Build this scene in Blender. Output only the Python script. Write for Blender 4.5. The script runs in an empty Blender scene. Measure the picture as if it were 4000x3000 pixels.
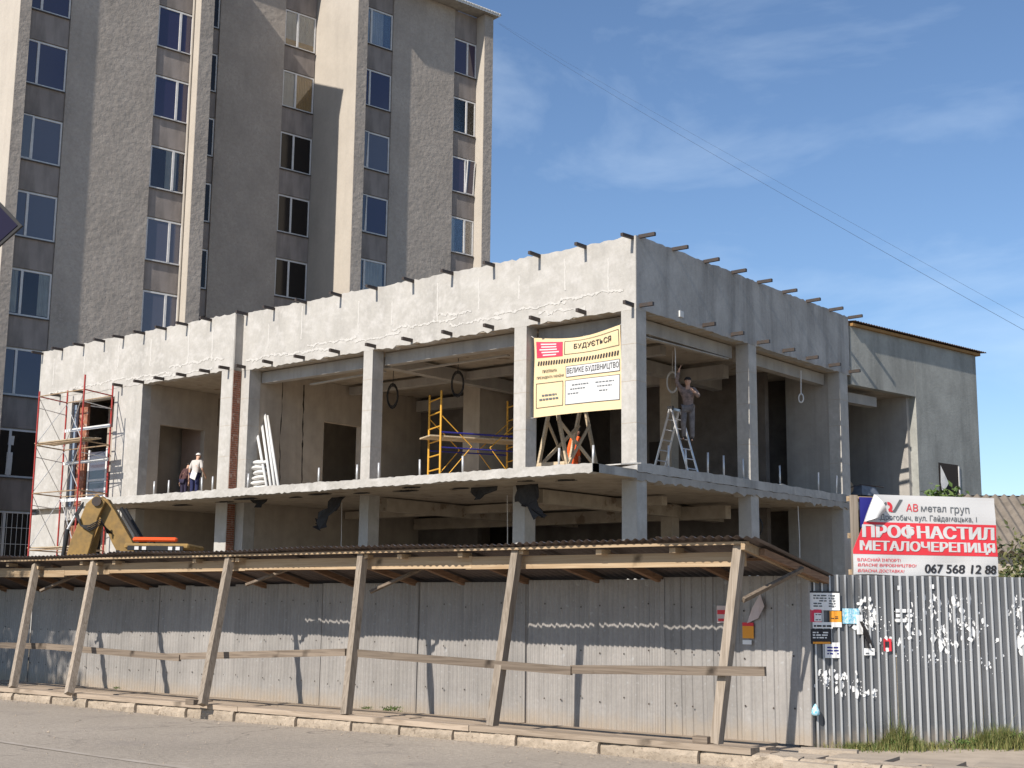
import bpy, bmesh, math, random
from mathutils import Vector, Matrix, Quaternion
random.seed(7)
SC = bpy.context.scene
COL = SC.collection
R = math.radians

# ------------------------------------------------------------------ camera
YAW, PITCH, ROLL = 0.690196, 0.164691, 0.011165
CAMZ = 1.6
fw = Vector((-math.sin(YAW)*math.cos(PITCH), math.cos(YAW)*math.cos(PITCH), math.sin(PITCH)))
r0 = Vector((math.cos(YAW), math.sin(YAW), 0)); u0 = r0.cross(fw)
rt = r0*math.cos(ROLL)+u0*math.sin(ROLL); up = rt.cross(fw)
cam = bpy.data.cameras.new('camera'); camo = bpy.data.objects.new('camera', cam); COL.objects.link(camo)
M = Matrix((rt, up, -fw)).transposed().to_4x4(); M.translation = (0, 0, CAMZ); camo.matrix_world = M
cam.sensor_width = 36; cam.lens = 36*5195.2/4000; cam.clip_start = .1; cam.clip_end = 3000
SC.camera = camo

# ------------------------------------------------------------------ sky and sun
SUN_EL, SUN_AZ = R(38), R(.7)         # azimuth: just towards +X from -Y
sdir = Vector((math.sin(SUN_AZ)*math.cos(SUN_EL), -math.cos(SUN_AZ)*math.cos(SUN_EL), math.sin(SUN_EL)))
W = bpy.data.worlds.new('World'); SC.world = W; W.use_nodes = True
nt = W.node_tree; nt.nodes.clear()
N_ = nt.nodes.new; L_ = nt.links.new
out = N_('ShaderNodeOutputWorld'); bg = N_('ShaderNodeBackground'); sky = N_('ShaderNodeTexSky')
sky.sky_type = 'NISHITA'; sky.sun_disc = False; sky.sun_elevation = SUN_EL
sky.sun_rotation = math.atan2(sdir.x, sdir.y); sky.altitude = 300
sky.air_density = 1.0; sky.dust_density = 0.3; sky.ozone_density = 4.5
tc = N_('ShaderNodeTexCoord'); mp = N_('ShaderNodeMapping'); nz = N_('ShaderNodeTexNoise'); cr = N_('ShaderNodeValToRGB')
mp.inputs['Scale'].default_value = (1.6, 3.4, 6.5); mp.inputs['Rotation'].default_value = (.35, .25, .8)
nz.inputs['Scale'].default_value = 1.9; nz.inputs['Detail'].default_value = 7; nz.inputs['Roughness'].default_value = .55
nz.inputs['Distortion'].default_value = .35
cr.color_ramp.elements[0].position = .485; cr.color_ramp.elements[0].color = (0, 0, 0, 1)
cr.color_ramp.elements[1].position = .92; cr.color_ramp.elements[1].color = (.42, .42, .42, 1)
mx = N_('ShaderNodeMixRGB'); mx.inputs[2].default_value = (7.4, 8.6, 9.8, 1)
L_(tc.outputs['Generated'], mp.inputs[0]); L_(mp.outputs[0], nz.inputs['Vector']); L_(nz.outputs['Fac'], cr.inputs[0])
L_(cr.outputs[0], mx.inputs[0]); L_(sky.outputs[0], mx.inputs[1]); L_(mx.outputs[0], bg.inputs[0]); L_(bg.outputs[0], out.inputs[0])
bg.inputs[1].default_value = 0.108
sl = bpy.data.lights.new('sun', 'SUN'); sl.energy = 5.0; sl.angle = R(.5); sl.color = (1, .93, .83)
so = bpy.data.objects.new('sun', sl); COL.objects.link(so); so.location = (0, -20, 40)
so.rotation_euler = (-sdir).to_track_quat('-Z', 'Y').to_euler()
SC.view_settings.view_transform = 'Standard'; SC.view_settings.look = 'None'
SC.view_settings.exposure = 0.35; SC.view_settings.gamma = 1
SC.view_settings.use_curve_mapping = False
SC.cycles.max_bounces = 8; SC.cycles.diffuse_bounces = 5

# ------------------------------------------------------------------ materials
MATS = {}
def mat(name, col, rough=.85, var=0, vscale=3, bump=0, bscale=30, streak=0, metal=0, spec=.3, col2=None, coord='Object', sscale=(3, 3, .25), det=6, spots=0, spotcol=(.9,.88,.84), obvar=0, sthr=(.56,.66), grain=0, gscale=45):
    """procedural principled: base colour with noise patches (col2), vertical streaks, bump"""
    if name in MATS: return MATS[name]
    m = bpy.data.materials.new(name); m.use_nodes = True; t = m.node_tree; b = t.nodes['Principled BSDF']
    b.inputs['Roughness'].default_value = rough; b.inputs['Metallic'].default_value = metal
    b.inputs['Specular IOR Level'].default_value = spec
    b.inputs['Base Color'].default_value = (*col, 1)
    n = t.nodes.new; l = t.links.new
    tx = n('ShaderNodeTexCoord'); vec = tx.outputs[coord]
    cur = None
    def noise(scale, detail=6, mapping=None, rough_=.6):
        z = n('ShaderNodeTexNoise'); z.inputs['Scale'].default_value = scale; z.inputs['Detail'].default_value = detail; z.inputs['Roughness'].default_value = rough_
        if mapping:
            mm = n('ShaderNodeMapping'); mm.inputs['Scale'].default_value = mapping; l(vec, mm.inputs[0]); l(mm.outputs[0], z.inputs['Vector'])
        else: l(vec, z.inputs['Vector'])
        return z
    def ramp(src, a, b_):
        r_ = n('ShaderNodeMapRange'); r_.inputs[1].default_value = a; r_.inputs[2].default_value = b_; l(src, r_.inputs[0]); return r_.outputs[0]
    def mixc(fac, c1, c2):
        x = n('ShaderNodeMixRGB'); l(fac, x.inputs[0])
        if isinstance(c1, tuple): x.inputs[1].default_value = (*c1, 1)
        else: l(c1, x.inputs[1])
        if isinstance(c2, tuple): x.inputs[2].default_value = (*c2, 1)
        else: l(c2, x.inputs[2])
        return x.outputs[0]
    cc = col
    if var:
        c2 = col2 or tuple(max(0, c*(1-var)) for c in col)
        z = noise(vscale, det); cc = mixc(ramp(z.outputs['Fac'], .35, .65), cc, c2)
    if streak:
        z = noise(1.0, 5, sscale); f_ = ramp(z.outputs['Fac'], .48, .72)
        mu = n('ShaderNodeMath'); mu.operation = 'MULTIPLY'; mu.inputs[1].default_value = streak; l(f_, mu.inputs[0])
        cc = mixc(mu.outputs[0], cc, tuple(c*.38 for c in col))
    if spots:
        z = noise(spots, 8); f_ = ramp(z.outputs['Fac'], *sthr); cc = mixc(f_, cc, spotcol)
    if grain:
        z = noise(gscale, 3, None, .75); f_ = ramp(z.outputs['Fac'], .3, .7); c0 = cc
        hv0 = n('ShaderNodeHueSaturation'); mg = n('ShaderNodeMapRange'); mg.inputs[3].default_value = 1-grain; mg.inputs[4].default_value = 1+grain; l(z.outputs['Fac'], mg.inputs[0]); l(mg.outputs[0], hv0.inputs['Value'])
        mg.inputs[1].default_value = .25; mg.inputs[2].default_value = .75
        if isinstance(cc, tuple): hv0.inputs['Color'].default_value = (*cc, 1)
        else: l(cc, hv0.inputs['Color'])
        cc = hv0.outputs[0]
    if obvar:
        oi = n('ShaderNodeObjectInfo'); hv = n('ShaderNodeHueSaturation')
        mr = n('ShaderNodeMapRange'); mr.inputs[3].default_value = 1-obvar; mr.inputs[4].default_value = 1+obvar*.6; l(oi.outputs['Random'], mr.inputs[0]); l(mr.outputs[0], hv.inputs['Value'])
        if isinstance(cc, tuple): hv.inputs['Color'].default_value = (*cc, 1)
        else: l(cc, hv.inputs['Color'])
        cc = hv.outputs[0]
    if not isinstance(cc, tuple): l(cc, b.inputs['Base Color'])
    if bump:
        z = noise(bscale, 6); bn = n('ShaderNodeBump'); bn.inputs['Strength'].default_value = min(1, bump); bn.inputs['Distance'].default_value = .02*max(1, bump)
        l(z.outputs['Fac'], bn.inputs['Height']); l(bn.outputs[0], b.inputs['Normal'])
    MATS[name] = m; return m

def wood(name, col, dark, gx=(1, 30, 30), rough=.85):
    if name in MATS: return MATS[name]
    m = bpy.data.materials.new(name); m.use_nodes = True; t = m.node_tree; b = t.nodes['Principled BSDF']; n = t.nodes.new; l = t.links.new
    b.inputs['Roughness'].default_value = rough; b.inputs['Specular IOR Level'].default_value = .2
    tx = n('ShaderNodeTexCoord'); mm = n('ShaderNodeMapping'); mm.inputs['Scale'].default_value = gx
    z = n('ShaderNodeTexNoise'); z.inputs['Scale'].default_value = 1; z.inputs['Detail'].default_value = 6; z.inputs['Distortion'].default_value = 1.2
    l(tx.outputs['Object'], mm.inputs[0]); l(mm.outputs[0], z.inputs['Vector'])
    cr = n('ShaderNodeValToRGB'); cr.color_ramp.elements[0].position = .32; cr.color_ramp.elements[0].color = (*dark, 1); cr.color_ramp.elements[1].position = .6; cr.color_ramp.elements[1].color = (*col, 1)
    l(z.outputs['Fac'], cr.inputs[0])
    z2 = n('ShaderNodeTexNoise'); z2.inputs['Scale'].default_value = 2.6; z2.inputs['Detail'].default_value = 4
    l(tx.outputs['Object'], z2.inputs['Vector'])
    mr = n('ShaderNodeMapRange'); mr.inputs[1].default_value = .64; mr.inputs[2].default_value = .78; l(z2.outputs['Fac'], mr.inputs[0])
    x = n('ShaderNodeMixRGB'); l(mr.outputs[0], x.inputs[0]); l(cr.outputs[0], x.inputs[1]); x.inputs[2].default_value = (*[c*.35 for c in dark], 1)
    oi = n('ShaderNodeObjectInfo'); hv = n('ShaderNodeHueSaturation'); mr2 = n('ShaderNodeMapRange'); mr2.inputs[3].default_value = .78; mr2.inputs[4].default_value = 1.12
    l(oi.outputs['Random'], mr2.inputs[0]); l(mr2.outputs[0], hv.inputs['Value']); l(x.outputs[0], hv.inputs['Color']); l(hv.outputs[0], b.inputs['Base Color'])
    bn = n('ShaderNodeBump'); bn.inputs['Strength'].default_value = .4; bn.inputs['Distance'].default_value = .006; l(z.outputs['Fac'], bn.inputs['Height']); l(bn.outputs[0], b.inputs['Normal'])
    MATS[name] = m; return m

m_fascia = mat('pale_concrete', (.425, .405, .375), .9, .10, .8, .3, 14, streak=.26, sscale=(1.8, 1.8, .2), grain=.08, gscale=9, spots=2.2, spotcol=(.465, .445, .42), sthr=(.48, .68))
m_plaster = mat('white_plaster', (.52, .50, .47), .9, .10, 6, .5, 30)
m_conc = mat('grey_concrete', (.385, .36, .33), .9, .18, 1.3, .4, 18, streak=.3)
m_shadeconc = mat('weathered_concrete', (.43, .42, .405), .92, .22, .9, .5, 16, grain=.1, gscale=7, streak=.75, sscale=(1.3, 1.3, .12))
m_inner = mat('rendered_wall', (.45, .388, .32), .92, .18, 1.5, .3, 22, streak=.2)
m_dark = mat('raw_concrete', (.15, .13, .115), .95, .3, 2, .3, 20)  # tone lowered to put the deep rooms' shade into the colour
m_soffit = mat('soffit_concrete', (.42, .36, .29), .92, .25, 2.2, .3, 18, spots=1.3, spotcol=(.20, .15, .11), sthr=(.6, .66))
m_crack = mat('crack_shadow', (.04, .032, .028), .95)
m_brick = mat('red_brick', (.34, .14, .085), .9, .45, 9, .6, 40, spots=5, spotcol=(.42, .3, .24))
m_mortar = mat('mortar', (.42, .38, .34), .95, .2, 8)
m_steel = mat('painted_steel', (.035, .03, .028), .55, .4, 9, 0, col2=(.055, .035, .026), spec=.4)
m_galv = mat('galvanised_tube', (.62, .62, .62), .4, .15, 6, metal=.4)
m_film = mat('torn_film', (.035, .033, .035), .6, .4, 8)
m_tower = mat('roughcast_render', (.40, .352, .305), .92, .2, .45, 2.0, 3.6, streak=.38, grain=.12, gscale=7, sscale=(.6, .6, .06), spots=9, spotcol=(.345, .30, .262), sthr=(.5, .62))
m_towersm = mat('smooth_render', (.445, .40, .345), .9, .1, .5, .3, 9, streak=.12, sscale=(1.2, 1.2, .08), grain=.05, gscale=5)
m_spandrel = mat('spandrel_panel', (.30, .262, .24), .92, .2, .8, .3, 9, streak=.5, sscale=(2, 2, .35), obvar=.12)
m_frame = mat('window_frame_paint', (.66, .65, .64), .6, .15, 5)
m_sill = mat('sill_metal', (.10, .085, .075), .6, .3, 6)
m_curtain = mat('curtain_cloth', (.42, .42, .40), .9, .25, 1, sscale=(6, 6, .3), streak=.35)
m_ochre = mat('ochre_curtain', (.42, .27, .11), .9, .2, 2)
def glassmat(name, col, rough=.06, ior=1.9):
    m = bpy.data.materials.new(name); m.use_nodes = True; b = m.node_tree.nodes['Principled BSDF']
    b.inputs['Base Color'].default_value = (*col, 1); b.inputs['Roughness'].default_value = rough; b.inputs['IOR'].default_value = ior; b.inputs['Specular IOR Level'].default_value = .6
    return m
m_glass = [glassmat('glass_blue', (.030, .024, .06), .06, 1.7), glassmat('glass_violet', (.045, .035, .065), .06, 1.65), glassmat('glass_dusky', (.085, .083, .11), .12, 1.7), glassmat('glass_dark', (.018, .015, .014), .1, 1.4)]
m_clear = bpy.data.materials.new('glass_clear'); m_clear.use_nodes = True
_t = m_clear.node_tree; _t.nodes.clear(); _o = _t.nodes.new('ShaderNodeOutputMaterial'); _m = _t.nodes.new('ShaderNodeMixShader'); _a = _t.nodes.new('ShaderNodeBsdfTransparent'); _g = _t.nodes.new('ShaderNodeBsdfGlossy'); _f = _t.nodes.new('ShaderNodeFresnel')
_g.inputs['Roughness'].default_value = .05; _f.inputs[0].default_value = 1.5
_t.links.new(_f.outputs[0], _m.inputs[0]); _t.links.new(_a.outputs[0], _m.inputs[1]); _t.links.new(_g.outputs[0], _m.inputs[2]); _t.links.new(_m.outputs[0], _o.inputs[0])
w_fresh = wood('fresh_timber', (.44, .33, .215), (.34, .235, .14))
w_grey = wood('weathered_timber', (.22, .175, .135), (.12, .092, .07))
w_post = wood('weathered_post', (.34, .285, .23), (.215, .175, .135), (30, 30, 1))
w_deck = wood('deck_timber', (.38, .305, .235), (.25, .195, .145))
w_under = wood('brown_rafter', (.26, .16, .10), (.16, .095, .06), (30, 1, 30))
m_sheet = mat('galvanised_sheet', (.335, .315, .297), .55, .2, 1.6, 0, grain=.1, gscale=30, metal=.15, spec=.5, streak=.25, sscale=(9, 9, .4), spots=14, spotcol=(.37, .365, .36), sthr=(.62, .7), obvar=.14)
m_sheet2 = mat('old_zinc_sheet', (.175, .18, .19), .42, .25, 1.5, 0, metal=.3, spec=.6, streak=.35, sscale=(12, 12, .5), obvar=.12, spots=22, spotcol=(.3, .3, .3), sthr=(.66, .72))
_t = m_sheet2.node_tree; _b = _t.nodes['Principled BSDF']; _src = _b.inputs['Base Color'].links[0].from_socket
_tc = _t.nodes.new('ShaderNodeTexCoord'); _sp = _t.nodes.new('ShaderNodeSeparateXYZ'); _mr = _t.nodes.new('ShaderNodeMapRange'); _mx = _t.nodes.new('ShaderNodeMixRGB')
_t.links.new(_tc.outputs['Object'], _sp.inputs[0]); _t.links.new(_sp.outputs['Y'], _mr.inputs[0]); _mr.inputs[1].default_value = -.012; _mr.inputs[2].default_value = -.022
_t.links.new(_mr.outputs[0], _mx.inputs[0]); _t.links.new(_src, _mx.inputs[1]); _mx.inputs[2].default_value = (.52, .53, .54, 1); _t.links.new(_mx.outputs[0], _b.inputs['Base Color'])  # rib crests lightened: the sun's highlight on them is put into the colour
def mud(m, h):
    t = m.node_tree; b = t.nodes['Principled BSDF']; src = b.inputs['Base Color'].links[0].from_socket; n = t.nodes.new; l = t.links.new
    tc_ = n('ShaderNodeTexCoord'); sp = n('ShaderNodeSeparateXYZ'); nz_ = n('ShaderNodeTexNoise'); nz_.inputs['Scale'].default_value = 7; nz_.inputs['Detail'].default_value = 5
    l(tc_.outputs['Object'], sp.inputs[0]); l(tc_.outputs['Object'], nz_.inputs['Vector'])
    a = n('ShaderNodeMath'); a.operation = 'MULTIPLY_ADD'; a.inputs[1].default_value = -.3; l(nz_.outputs['Fac'], a.inputs[0]); l(sp.outputs['Z'], a.inputs[2])
    r_ = n('ShaderNodeMapRange'); r_.inputs[1].default_value = h; r_.inputs[2].default_value = -.15; r_.inputs[3].default_value = 0; r_.inputs[4].default_value = .75; l(a.outputs[0], r_.inputs[0])
    x_ = n('ShaderNodeMixRGB'); l(r_.outputs[0], x_.inputs[0]); l(src, x_.inputs[1]); x_.inputs[2].default_value = (.36, .29, .215, 1); l(x_.outputs[0], b.inputs['Base Color'])
mud(m_sheet, .12); mud(m_sheet2, .08)
m_roofsheet = mat('dark_roof_sheet', (.16, .13, .12), .6, .3, 2, 0, metal=.3, spec=.4, obvar=.2)
m_roofred = mat('brown_roof_sheet', (.13, .09, .075), .6, .3, 2, spec=.4)
m_asb = mat('grey_fibre_sheet', (.40, .37, .33), .95, .3, 3, .3, 20)
m_road = mat('dusty_asphalt', (.355, .305, .25), .95, .2, .35, .6, 40, grain=.22, gscale=16, spots=1.1, spotcol=(.27, .232, .195), sthr=(.55, .68))
_t = m_road.node_tree; _b = _t.nodes['Principled BSDF']; _src = _b.inputs['Base Color'].links[0].from_socket; _n = _t.nodes.new; _l = _t.links.new
_tc = _n('ShaderNodeTexCoord'); _nd = _n('ShaderNodeTexNoise'); _nd.inputs['Scale'].default_value = 1.2; _nd.inputs['Detail'].default_value = 5
_va = _n('ShaderNodeVectorMath'); _va.operation = 'MULTIPLY_ADD'; _va.inputs[1].default_value = (.9, .9, .9)
_vo = _n('ShaderNodeTexVoronoi'); _vo.feature = 'DISTANCE_TO_EDGE'; _vo.inputs['Scale'].default_value = .55
_l(_tc.outputs['Object'], _nd.inputs['Vector']); _l(_nd.outputs['Color'], _va.inputs[0]); _l(_tc.outputs['Object'], _va.inputs[2]); _l(_va.outputs[0], _vo.inputs['Vector'])
_mr = _n('ShaderNodeMapRange'); _mr.inputs[1].default_value = .003; _mr.inputs[2].default_value = .012; _mr.inputs[3].default_value = 1; _mr.inputs[4].default_value = 0; _l(_vo.outputs['Distance'], _mr.inputs[0])
_n2 = _n('ShaderNodeTexNoise'); _n2.inputs['Scale'].default_value = .3; _l(_tc.outputs['Object'], _n2.inputs['Vector']); _m2 = _n('ShaderNodeMapRange'); _m2.inputs[1].default_value = .45; _m2.inputs[2].default_value = .6; _m2.inputs[4].default_value = .7; _l(_n2.outputs['Fac'], _m2.inputs[0])
_mu = _n('ShaderNodeMath'); _mu.operation = 'MULTIPLY'; _l(_mr.outputs[0], _mu.inputs[0]); _l(_m2.outputs[0], _mu.inputs[1])
_mx = _n('ShaderNodeMixRGB'); _l(_mu.outputs[0], _mx.inputs[0]); _l(_src, _mx.inputs[1]); _mx.inputs[2].default_value = (.12, .1, .085, 1); _l(_mx.outputs[0], _b.inputs['Base Color'])
m_ground = mat('bare_ground', (.26, .22, .16), .95, .3, 1.2, .6, 12)
m_kerb = mat('kerb_concrete', (.40, .33, .255), .95, .3, 9, 1, 22, spots=24, spotcol=(.16, .12, .09), sthr=(.6, .67), obvar=.1)
m_slabp = mat('paving_concrete', (.40, .335, .265), .95, .18, 4, .5, 30, obvar=.1)
m_line = mat('worn_road_paint', (.39, .345, .295), .9, .3, 3, col2=(.31, .262, .212))
m_red = mat('red_scaffold_paint', (.42, .035, .03), .5, .3, 6, col2=(.28, .05, .04))
m_rust = mat('rusty_tube', (.34, .24, .15), .7, .3, 7)
m_yel = mat('yellow_scaffold_paint', (.72, .38, .05), .5, .15, 6)
m_blue = mat('blue_scaffold_paint', (.03, .03, .22), .5, .15, 6)
m_plank = wood('scaffold_plank', (.55, .45, .32), (.38, .29, .19))
m_alu = mat('aluminium', (.62, .62, .63), .4, .08, 8, metal=.5)
m_cat = mat('digger_yellow', (.32, .195, .06), .55, .35, 4, col2=(.19, .125, .05))
m_black = mat('black_rubber', (.02, .02, .022), .6)
m_beacon = mat('orange_beacon', (.75, .09, .015), .3, spec=.6)
m_rim = mat('grey_rim', (.4, .38, .34), .6)
m_white = mat('white_paint', (.62, .62, .61), .7, .05, 4)
m_sack = mat('white_sack', (.66, .65, .63), .85, .12, 5, .5, 30)
m_paper = mat('white_paper', (.80, .80, .79), .8, .06, 8)
m_byel = mat('yellow_banner_vinyl', (.73, .57, .34), .6, .05, 2)
m_bwhite = mat('white_banner_vinyl', (.60, .595, .59), .55, .04, 2)
m_bred = mat('red_print', (.66, .045, .06), .55)
m_bredl = mat('crimson_print', (.70, .05, .10), .55)
m_ink = mat('black_print', (.03, .03, .035), .6)
m_inkg = mat('grey_print', (.12, .13, .14), .6)
m_ptint = mat('cyan_print', (.05, .42, .60), .6, .5, 40, col2=(.7, .8, .85))
m_porange = mat('orange_print', (.80, .33, .04), .6)
m_pink = mat('faded_pink_paper', (.62, .52, .50), .8, .1, 8)
m_signb = mat('shaded_sign_blue', (.006, .005, .028), .8)  # border colour darkened to carry the back-lit shade of the plate
m_signo = mat('shaded_sign_ochre', (.05, .02, .008), .8)  # centre darkened likewise, shade included in the colour
def leafmat(name, a, b):
    m = bpy.data.materials.new(name); m.use_nodes = True; t = m.node_tree; p = t.nodes['Principled BSDF']; p.inputs['Roughness'].default_value = .6; p.inputs['Specular IOR Level'].default_value = .25
    g = t.nodes.new('ShaderNodeNewGeometry'); c = t.nodes.new('ShaderNodeValToRGB'); c.color_ramp.elements[0].color = (*a, 1); c.color_ramp.elements[1].color = (*b, 1)
    t.links.new(g.outputs['Random Per Island'], c.inputs[0]); t.links.new(c.outputs[0], p.inputs['Base Color'])
    try: p.inputs['Subsurface Weight'].default_value = 0
    except KeyError: pass
    return m
m_leaf = leafmat('green_leaves', (.045, .09, .02), (.14, .19, .05))
m_leaf2 = leafmat('bush_leaves', (.03, .055, .02), (.16, .15, .06))
m_grass = leafmat('grass_blades', (.05, .10, .02), (.26, .23, .09))
m_stem = mat('stem_bark', (.12, .085, .05), .9)
m_skin = mat('skin', (.50, .30, .21), .6)
m_hair = mat('dark_hair', (.02, .016, .013), .7)
m_cap = mat('pale_cap', (.68, .66, .62), .8)
m_shirtg = mat('grey_shirt', (.50, .47, .44), .9, .1, 9)
m_jeans = mat('blue_jeans', (.025, .03, .09), .9, .2, 9)
m_brown = mat('dark_brown_cloth', (.075, .035, .035), .9, .2, 9)
m_violet = mat('dark_trousers', (.03, .025, .05), .9)
m_camo = mat('mottled_camouflage', (.30, .22, .19), .9, .5, 9, col2=(.13, .10, .09))
m_camol = mat('mottled_camouflage_trousers', (.22, .20, .20), .9, .5, 9, col2=(.12, .11, .11))
m_orange = mat('orange_workwear', (.80, .13, .03), .8)
m_shoe = mat('black_shoes', (.015, .014, .013), .7)

# ------------------------------------------------------------------ mesh helpers
class MB:
    def __init__(s): s.v = []; s.f = []
    def add(s, vs, fs):
        o = len(s.v); s.v += [tuple(p) for p in vs]; s.f += [tuple(i+o for i in f) for f in fs]; return s
    def box(s, x0, x1, y0, y1, z0, z1):
        return s.add([(x0,y0,z0),(x1,y0,z0),(x1,y1,z0),(x0,y1,z0),(x0,y0,z1),(x1,y0,z1),(x1,y1,z1),(x0,y1,z1)],
                     [(0,3,2,1),(4,5,6,7),(0,1,5,4),(1,2,6,5),(2,3,7,6),(3,0,4,7)])
    def bar(s, p, q, w, h, upv=(0,0,1), taper=1):
        p, q = Vector(p), Vector(q); d = (q-p).normalized(); u = Vector(upv)
        if abs(d.dot(u)) > .98: u = Vector((0,1,0))
        a = d.cross(u).normalized(); b = a.cross(d).normalized()
        vs = []
        for c, t in ((p, 1), (q, taper)):
            for i, j in ((-1,-1),(1,-1),(1,1),(-1,1)): vs.append(c+a*(i*w*t/2)+b*(j*h*t/2))
        return s.add(vs, [(0,1,2,3),(7,6,5,4),(0,4,5,1),(1,5,6,2),(2,6,7,3),(3,7,4,0)])
    def tube(s, pts, rad, n=8, closed=True):
        pts = [Vector(p) for p in pts]; vs = []; m = len(pts)
        a0 = None
        for i, p in enumerate(pts):
            d = (pts[min(i+1, m-1)]-pts[max(i-1, 0)]).normalized()
            u = Vector((0,0,1)) if abs(d.z) < .95 else Vector((1,0,0))
            a = d.cross(u).normalized(); b = a.cross(d)
            if a0 is not None and a.dot(a0) < 0: a, b = -a, -b
            a0 = a
            r_ = rad[i] if isinstance(rad, (list, tuple)) else rad
            for k in range(n):
                t = 2*math.pi*k/n; vs.append(p+a*(math.cos(t)*r_)+b*(math.sin(t)*r_))
        fs = []
        for i in range(m-1):
            for k in range(n): fs.append((i*n+k, i*n+(k+1) % n, (i+1)*n+(k+1) % n, (i+1)*n+k))
        if closed: fs += [tuple(range(n))[::-1], tuple((m-1)*n+k for k in range(n))]
        return s.add(vs, fs)
    def grid(s, fn, nu, nv):
        vs = [fn(i/nu, j/nv) for j in range(nv+1) for i in range(nu+1)]
        fs = [(j*(nu+1)+i, j*(nu+1)+i+1, (j+1)*(nu+1)+i+1, (j+1)*(nu+1)+i) for j in range(nv) for i in range(nu)]
        return s.add(vs, fs)
    def lathe(s, prof, c, axis='z', n=20):
        vs = []; m = len(prof)
        for r_, h in prof:
            for k in range(n):
                t = 2*math.pi*k/n; a, b = math.cos(t)*r_, math.sin(t)*r_
                p = {'z': (a, b, h), 'y': (a, h, b), 'x': (h, a, b)}[axis]; vs.append((p[0]+c[0], p[1]+c[1], p[2]+c[2]))
        fs = [(i*n+k, i*n+(k+1) % n, (i+1)*n+(k+1) % n, (i+1)*n+k) for i in range(m-1) for k in range(n)]
        fs += [tuple(range(n))[::-1], tuple((m-1)*n+k for k in range(n))]
        return s.add(vs, fs)
    def mesh(s, name, m, off=(0,0,0), smooth=False):
        me = bpy.data.meshes.new(name); me.from_pydata([(a-off[0], b-off[1], c-off[2]) for a, b, c in s.v], [], s.f)
        me.materials.append(m)
        if smooth: me.polygons.foreach_set('use_smooth', [True]*len(me.polygons))
        me.update(); return me
    def build(s, name, m, parent=None, loc=None, smooth=False):
        """verts are given in the space of `parent` (or world when there is none); loc moves the origin there"""
        off = loc or (0,0,0)
        o = bpy.data.objects.new(name, s.mesh(name, m, off, smooth)); COL.objects.link(o)
        o.location = off
        if parent: o.parent = parent
        return o
def B(name, m, parent, *b, bev=0):
    """one box part with its origin at the base centre"""
    x0,x1,y0,y1,z0,z1 = b
    o = MB().box(*b).build(name, m, parent, ((x0+x1)/2, (y0+y1)/2, z0))
    if bev:
        md = o.modifiers.new('bevel', 'BEVEL'); md.width = bev; md.segments = 1
    return o
def link(me, name, parent, loc, rot=None, scale=None):
    o = bpy.data.objects.new(name, me); COL.objects.link(o); o.location = loc
    if rot: o.rotation_euler = rot
    if scale: o.scale = scale
    if parent: o.parent = parent
    return o
def tag(o, label, cat, group=None):
    o['label'] = label; o['category'] = cat
    if group: o['group'] = group
    return o
def thing(name, label, cat, loc=(0,0,0), rz=0, group=None):
    o = bpy.data.objects.new(name, None); COL.objects.link(o); o.location = loc; o.rotation_euler = (0,0,rz); o.empty_display_size = .3
    return tag(o, label, cat, group)
def struct(o, kind='structure'): o['kind'] = kind; return o
def rel(root):
    """MB whose verts are given in world space are converted for an unrotated root"""
    return root.location
class WB(MB):
    """mesh builder in world coordinates for a child of an unrotated root"""
    def put(s, name, m, root, smooth=False, base=None):
        rl = Vector(root.location)
        if base is None:
            xs = [p[0] for p in s.v]; ys = [p[1] for p in s.v]; zs = [p[2] for p in s.v]
            base = ((min(xs)+max(xs))/2, (min(ys)+max(ys))/2, min(zs))
        o = bpy.data.objects.new(name, s.mesh(name, m, base, smooth)); COL.objects.link(o)
        o.location = Vector(base)-rl; o.parent = root; return o
    def sub(s, name, m, part, root, smooth=False):
        rl = Vector(root.location)+Vector(part.location)
        xs = [p[0] for p in s.v]; ys = [p[1] for p in s.v]; zs = [p[2] for p in s.v]
        base = ((min(xs)+max(xs))/2, (min(ys)+max(ys))/2, min(zs))
        o = bpy.data.objects.new(name, s.mesh(name, m, base, smooth)); COL.objects.link(o)
        o.location = Vector(base)-rl; o.parent = part; return o
    def top(s, name, m, label, cat, group=None, smooth=False):
        xs = [p[0] for p in s.v]; ys = [p[1] for p in s.v]; zs = [p[2] for p in s.v]
        base = ((min(xs)+max(xs))/2, (min(ys)+max(ys))/2, min(zs))
        o = bpy.data.objects.new(name, s.mesh(name, m, base, smooth)); COL.objects.link(o); o.location = base
        return tag(o, label, cat, group)
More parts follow.
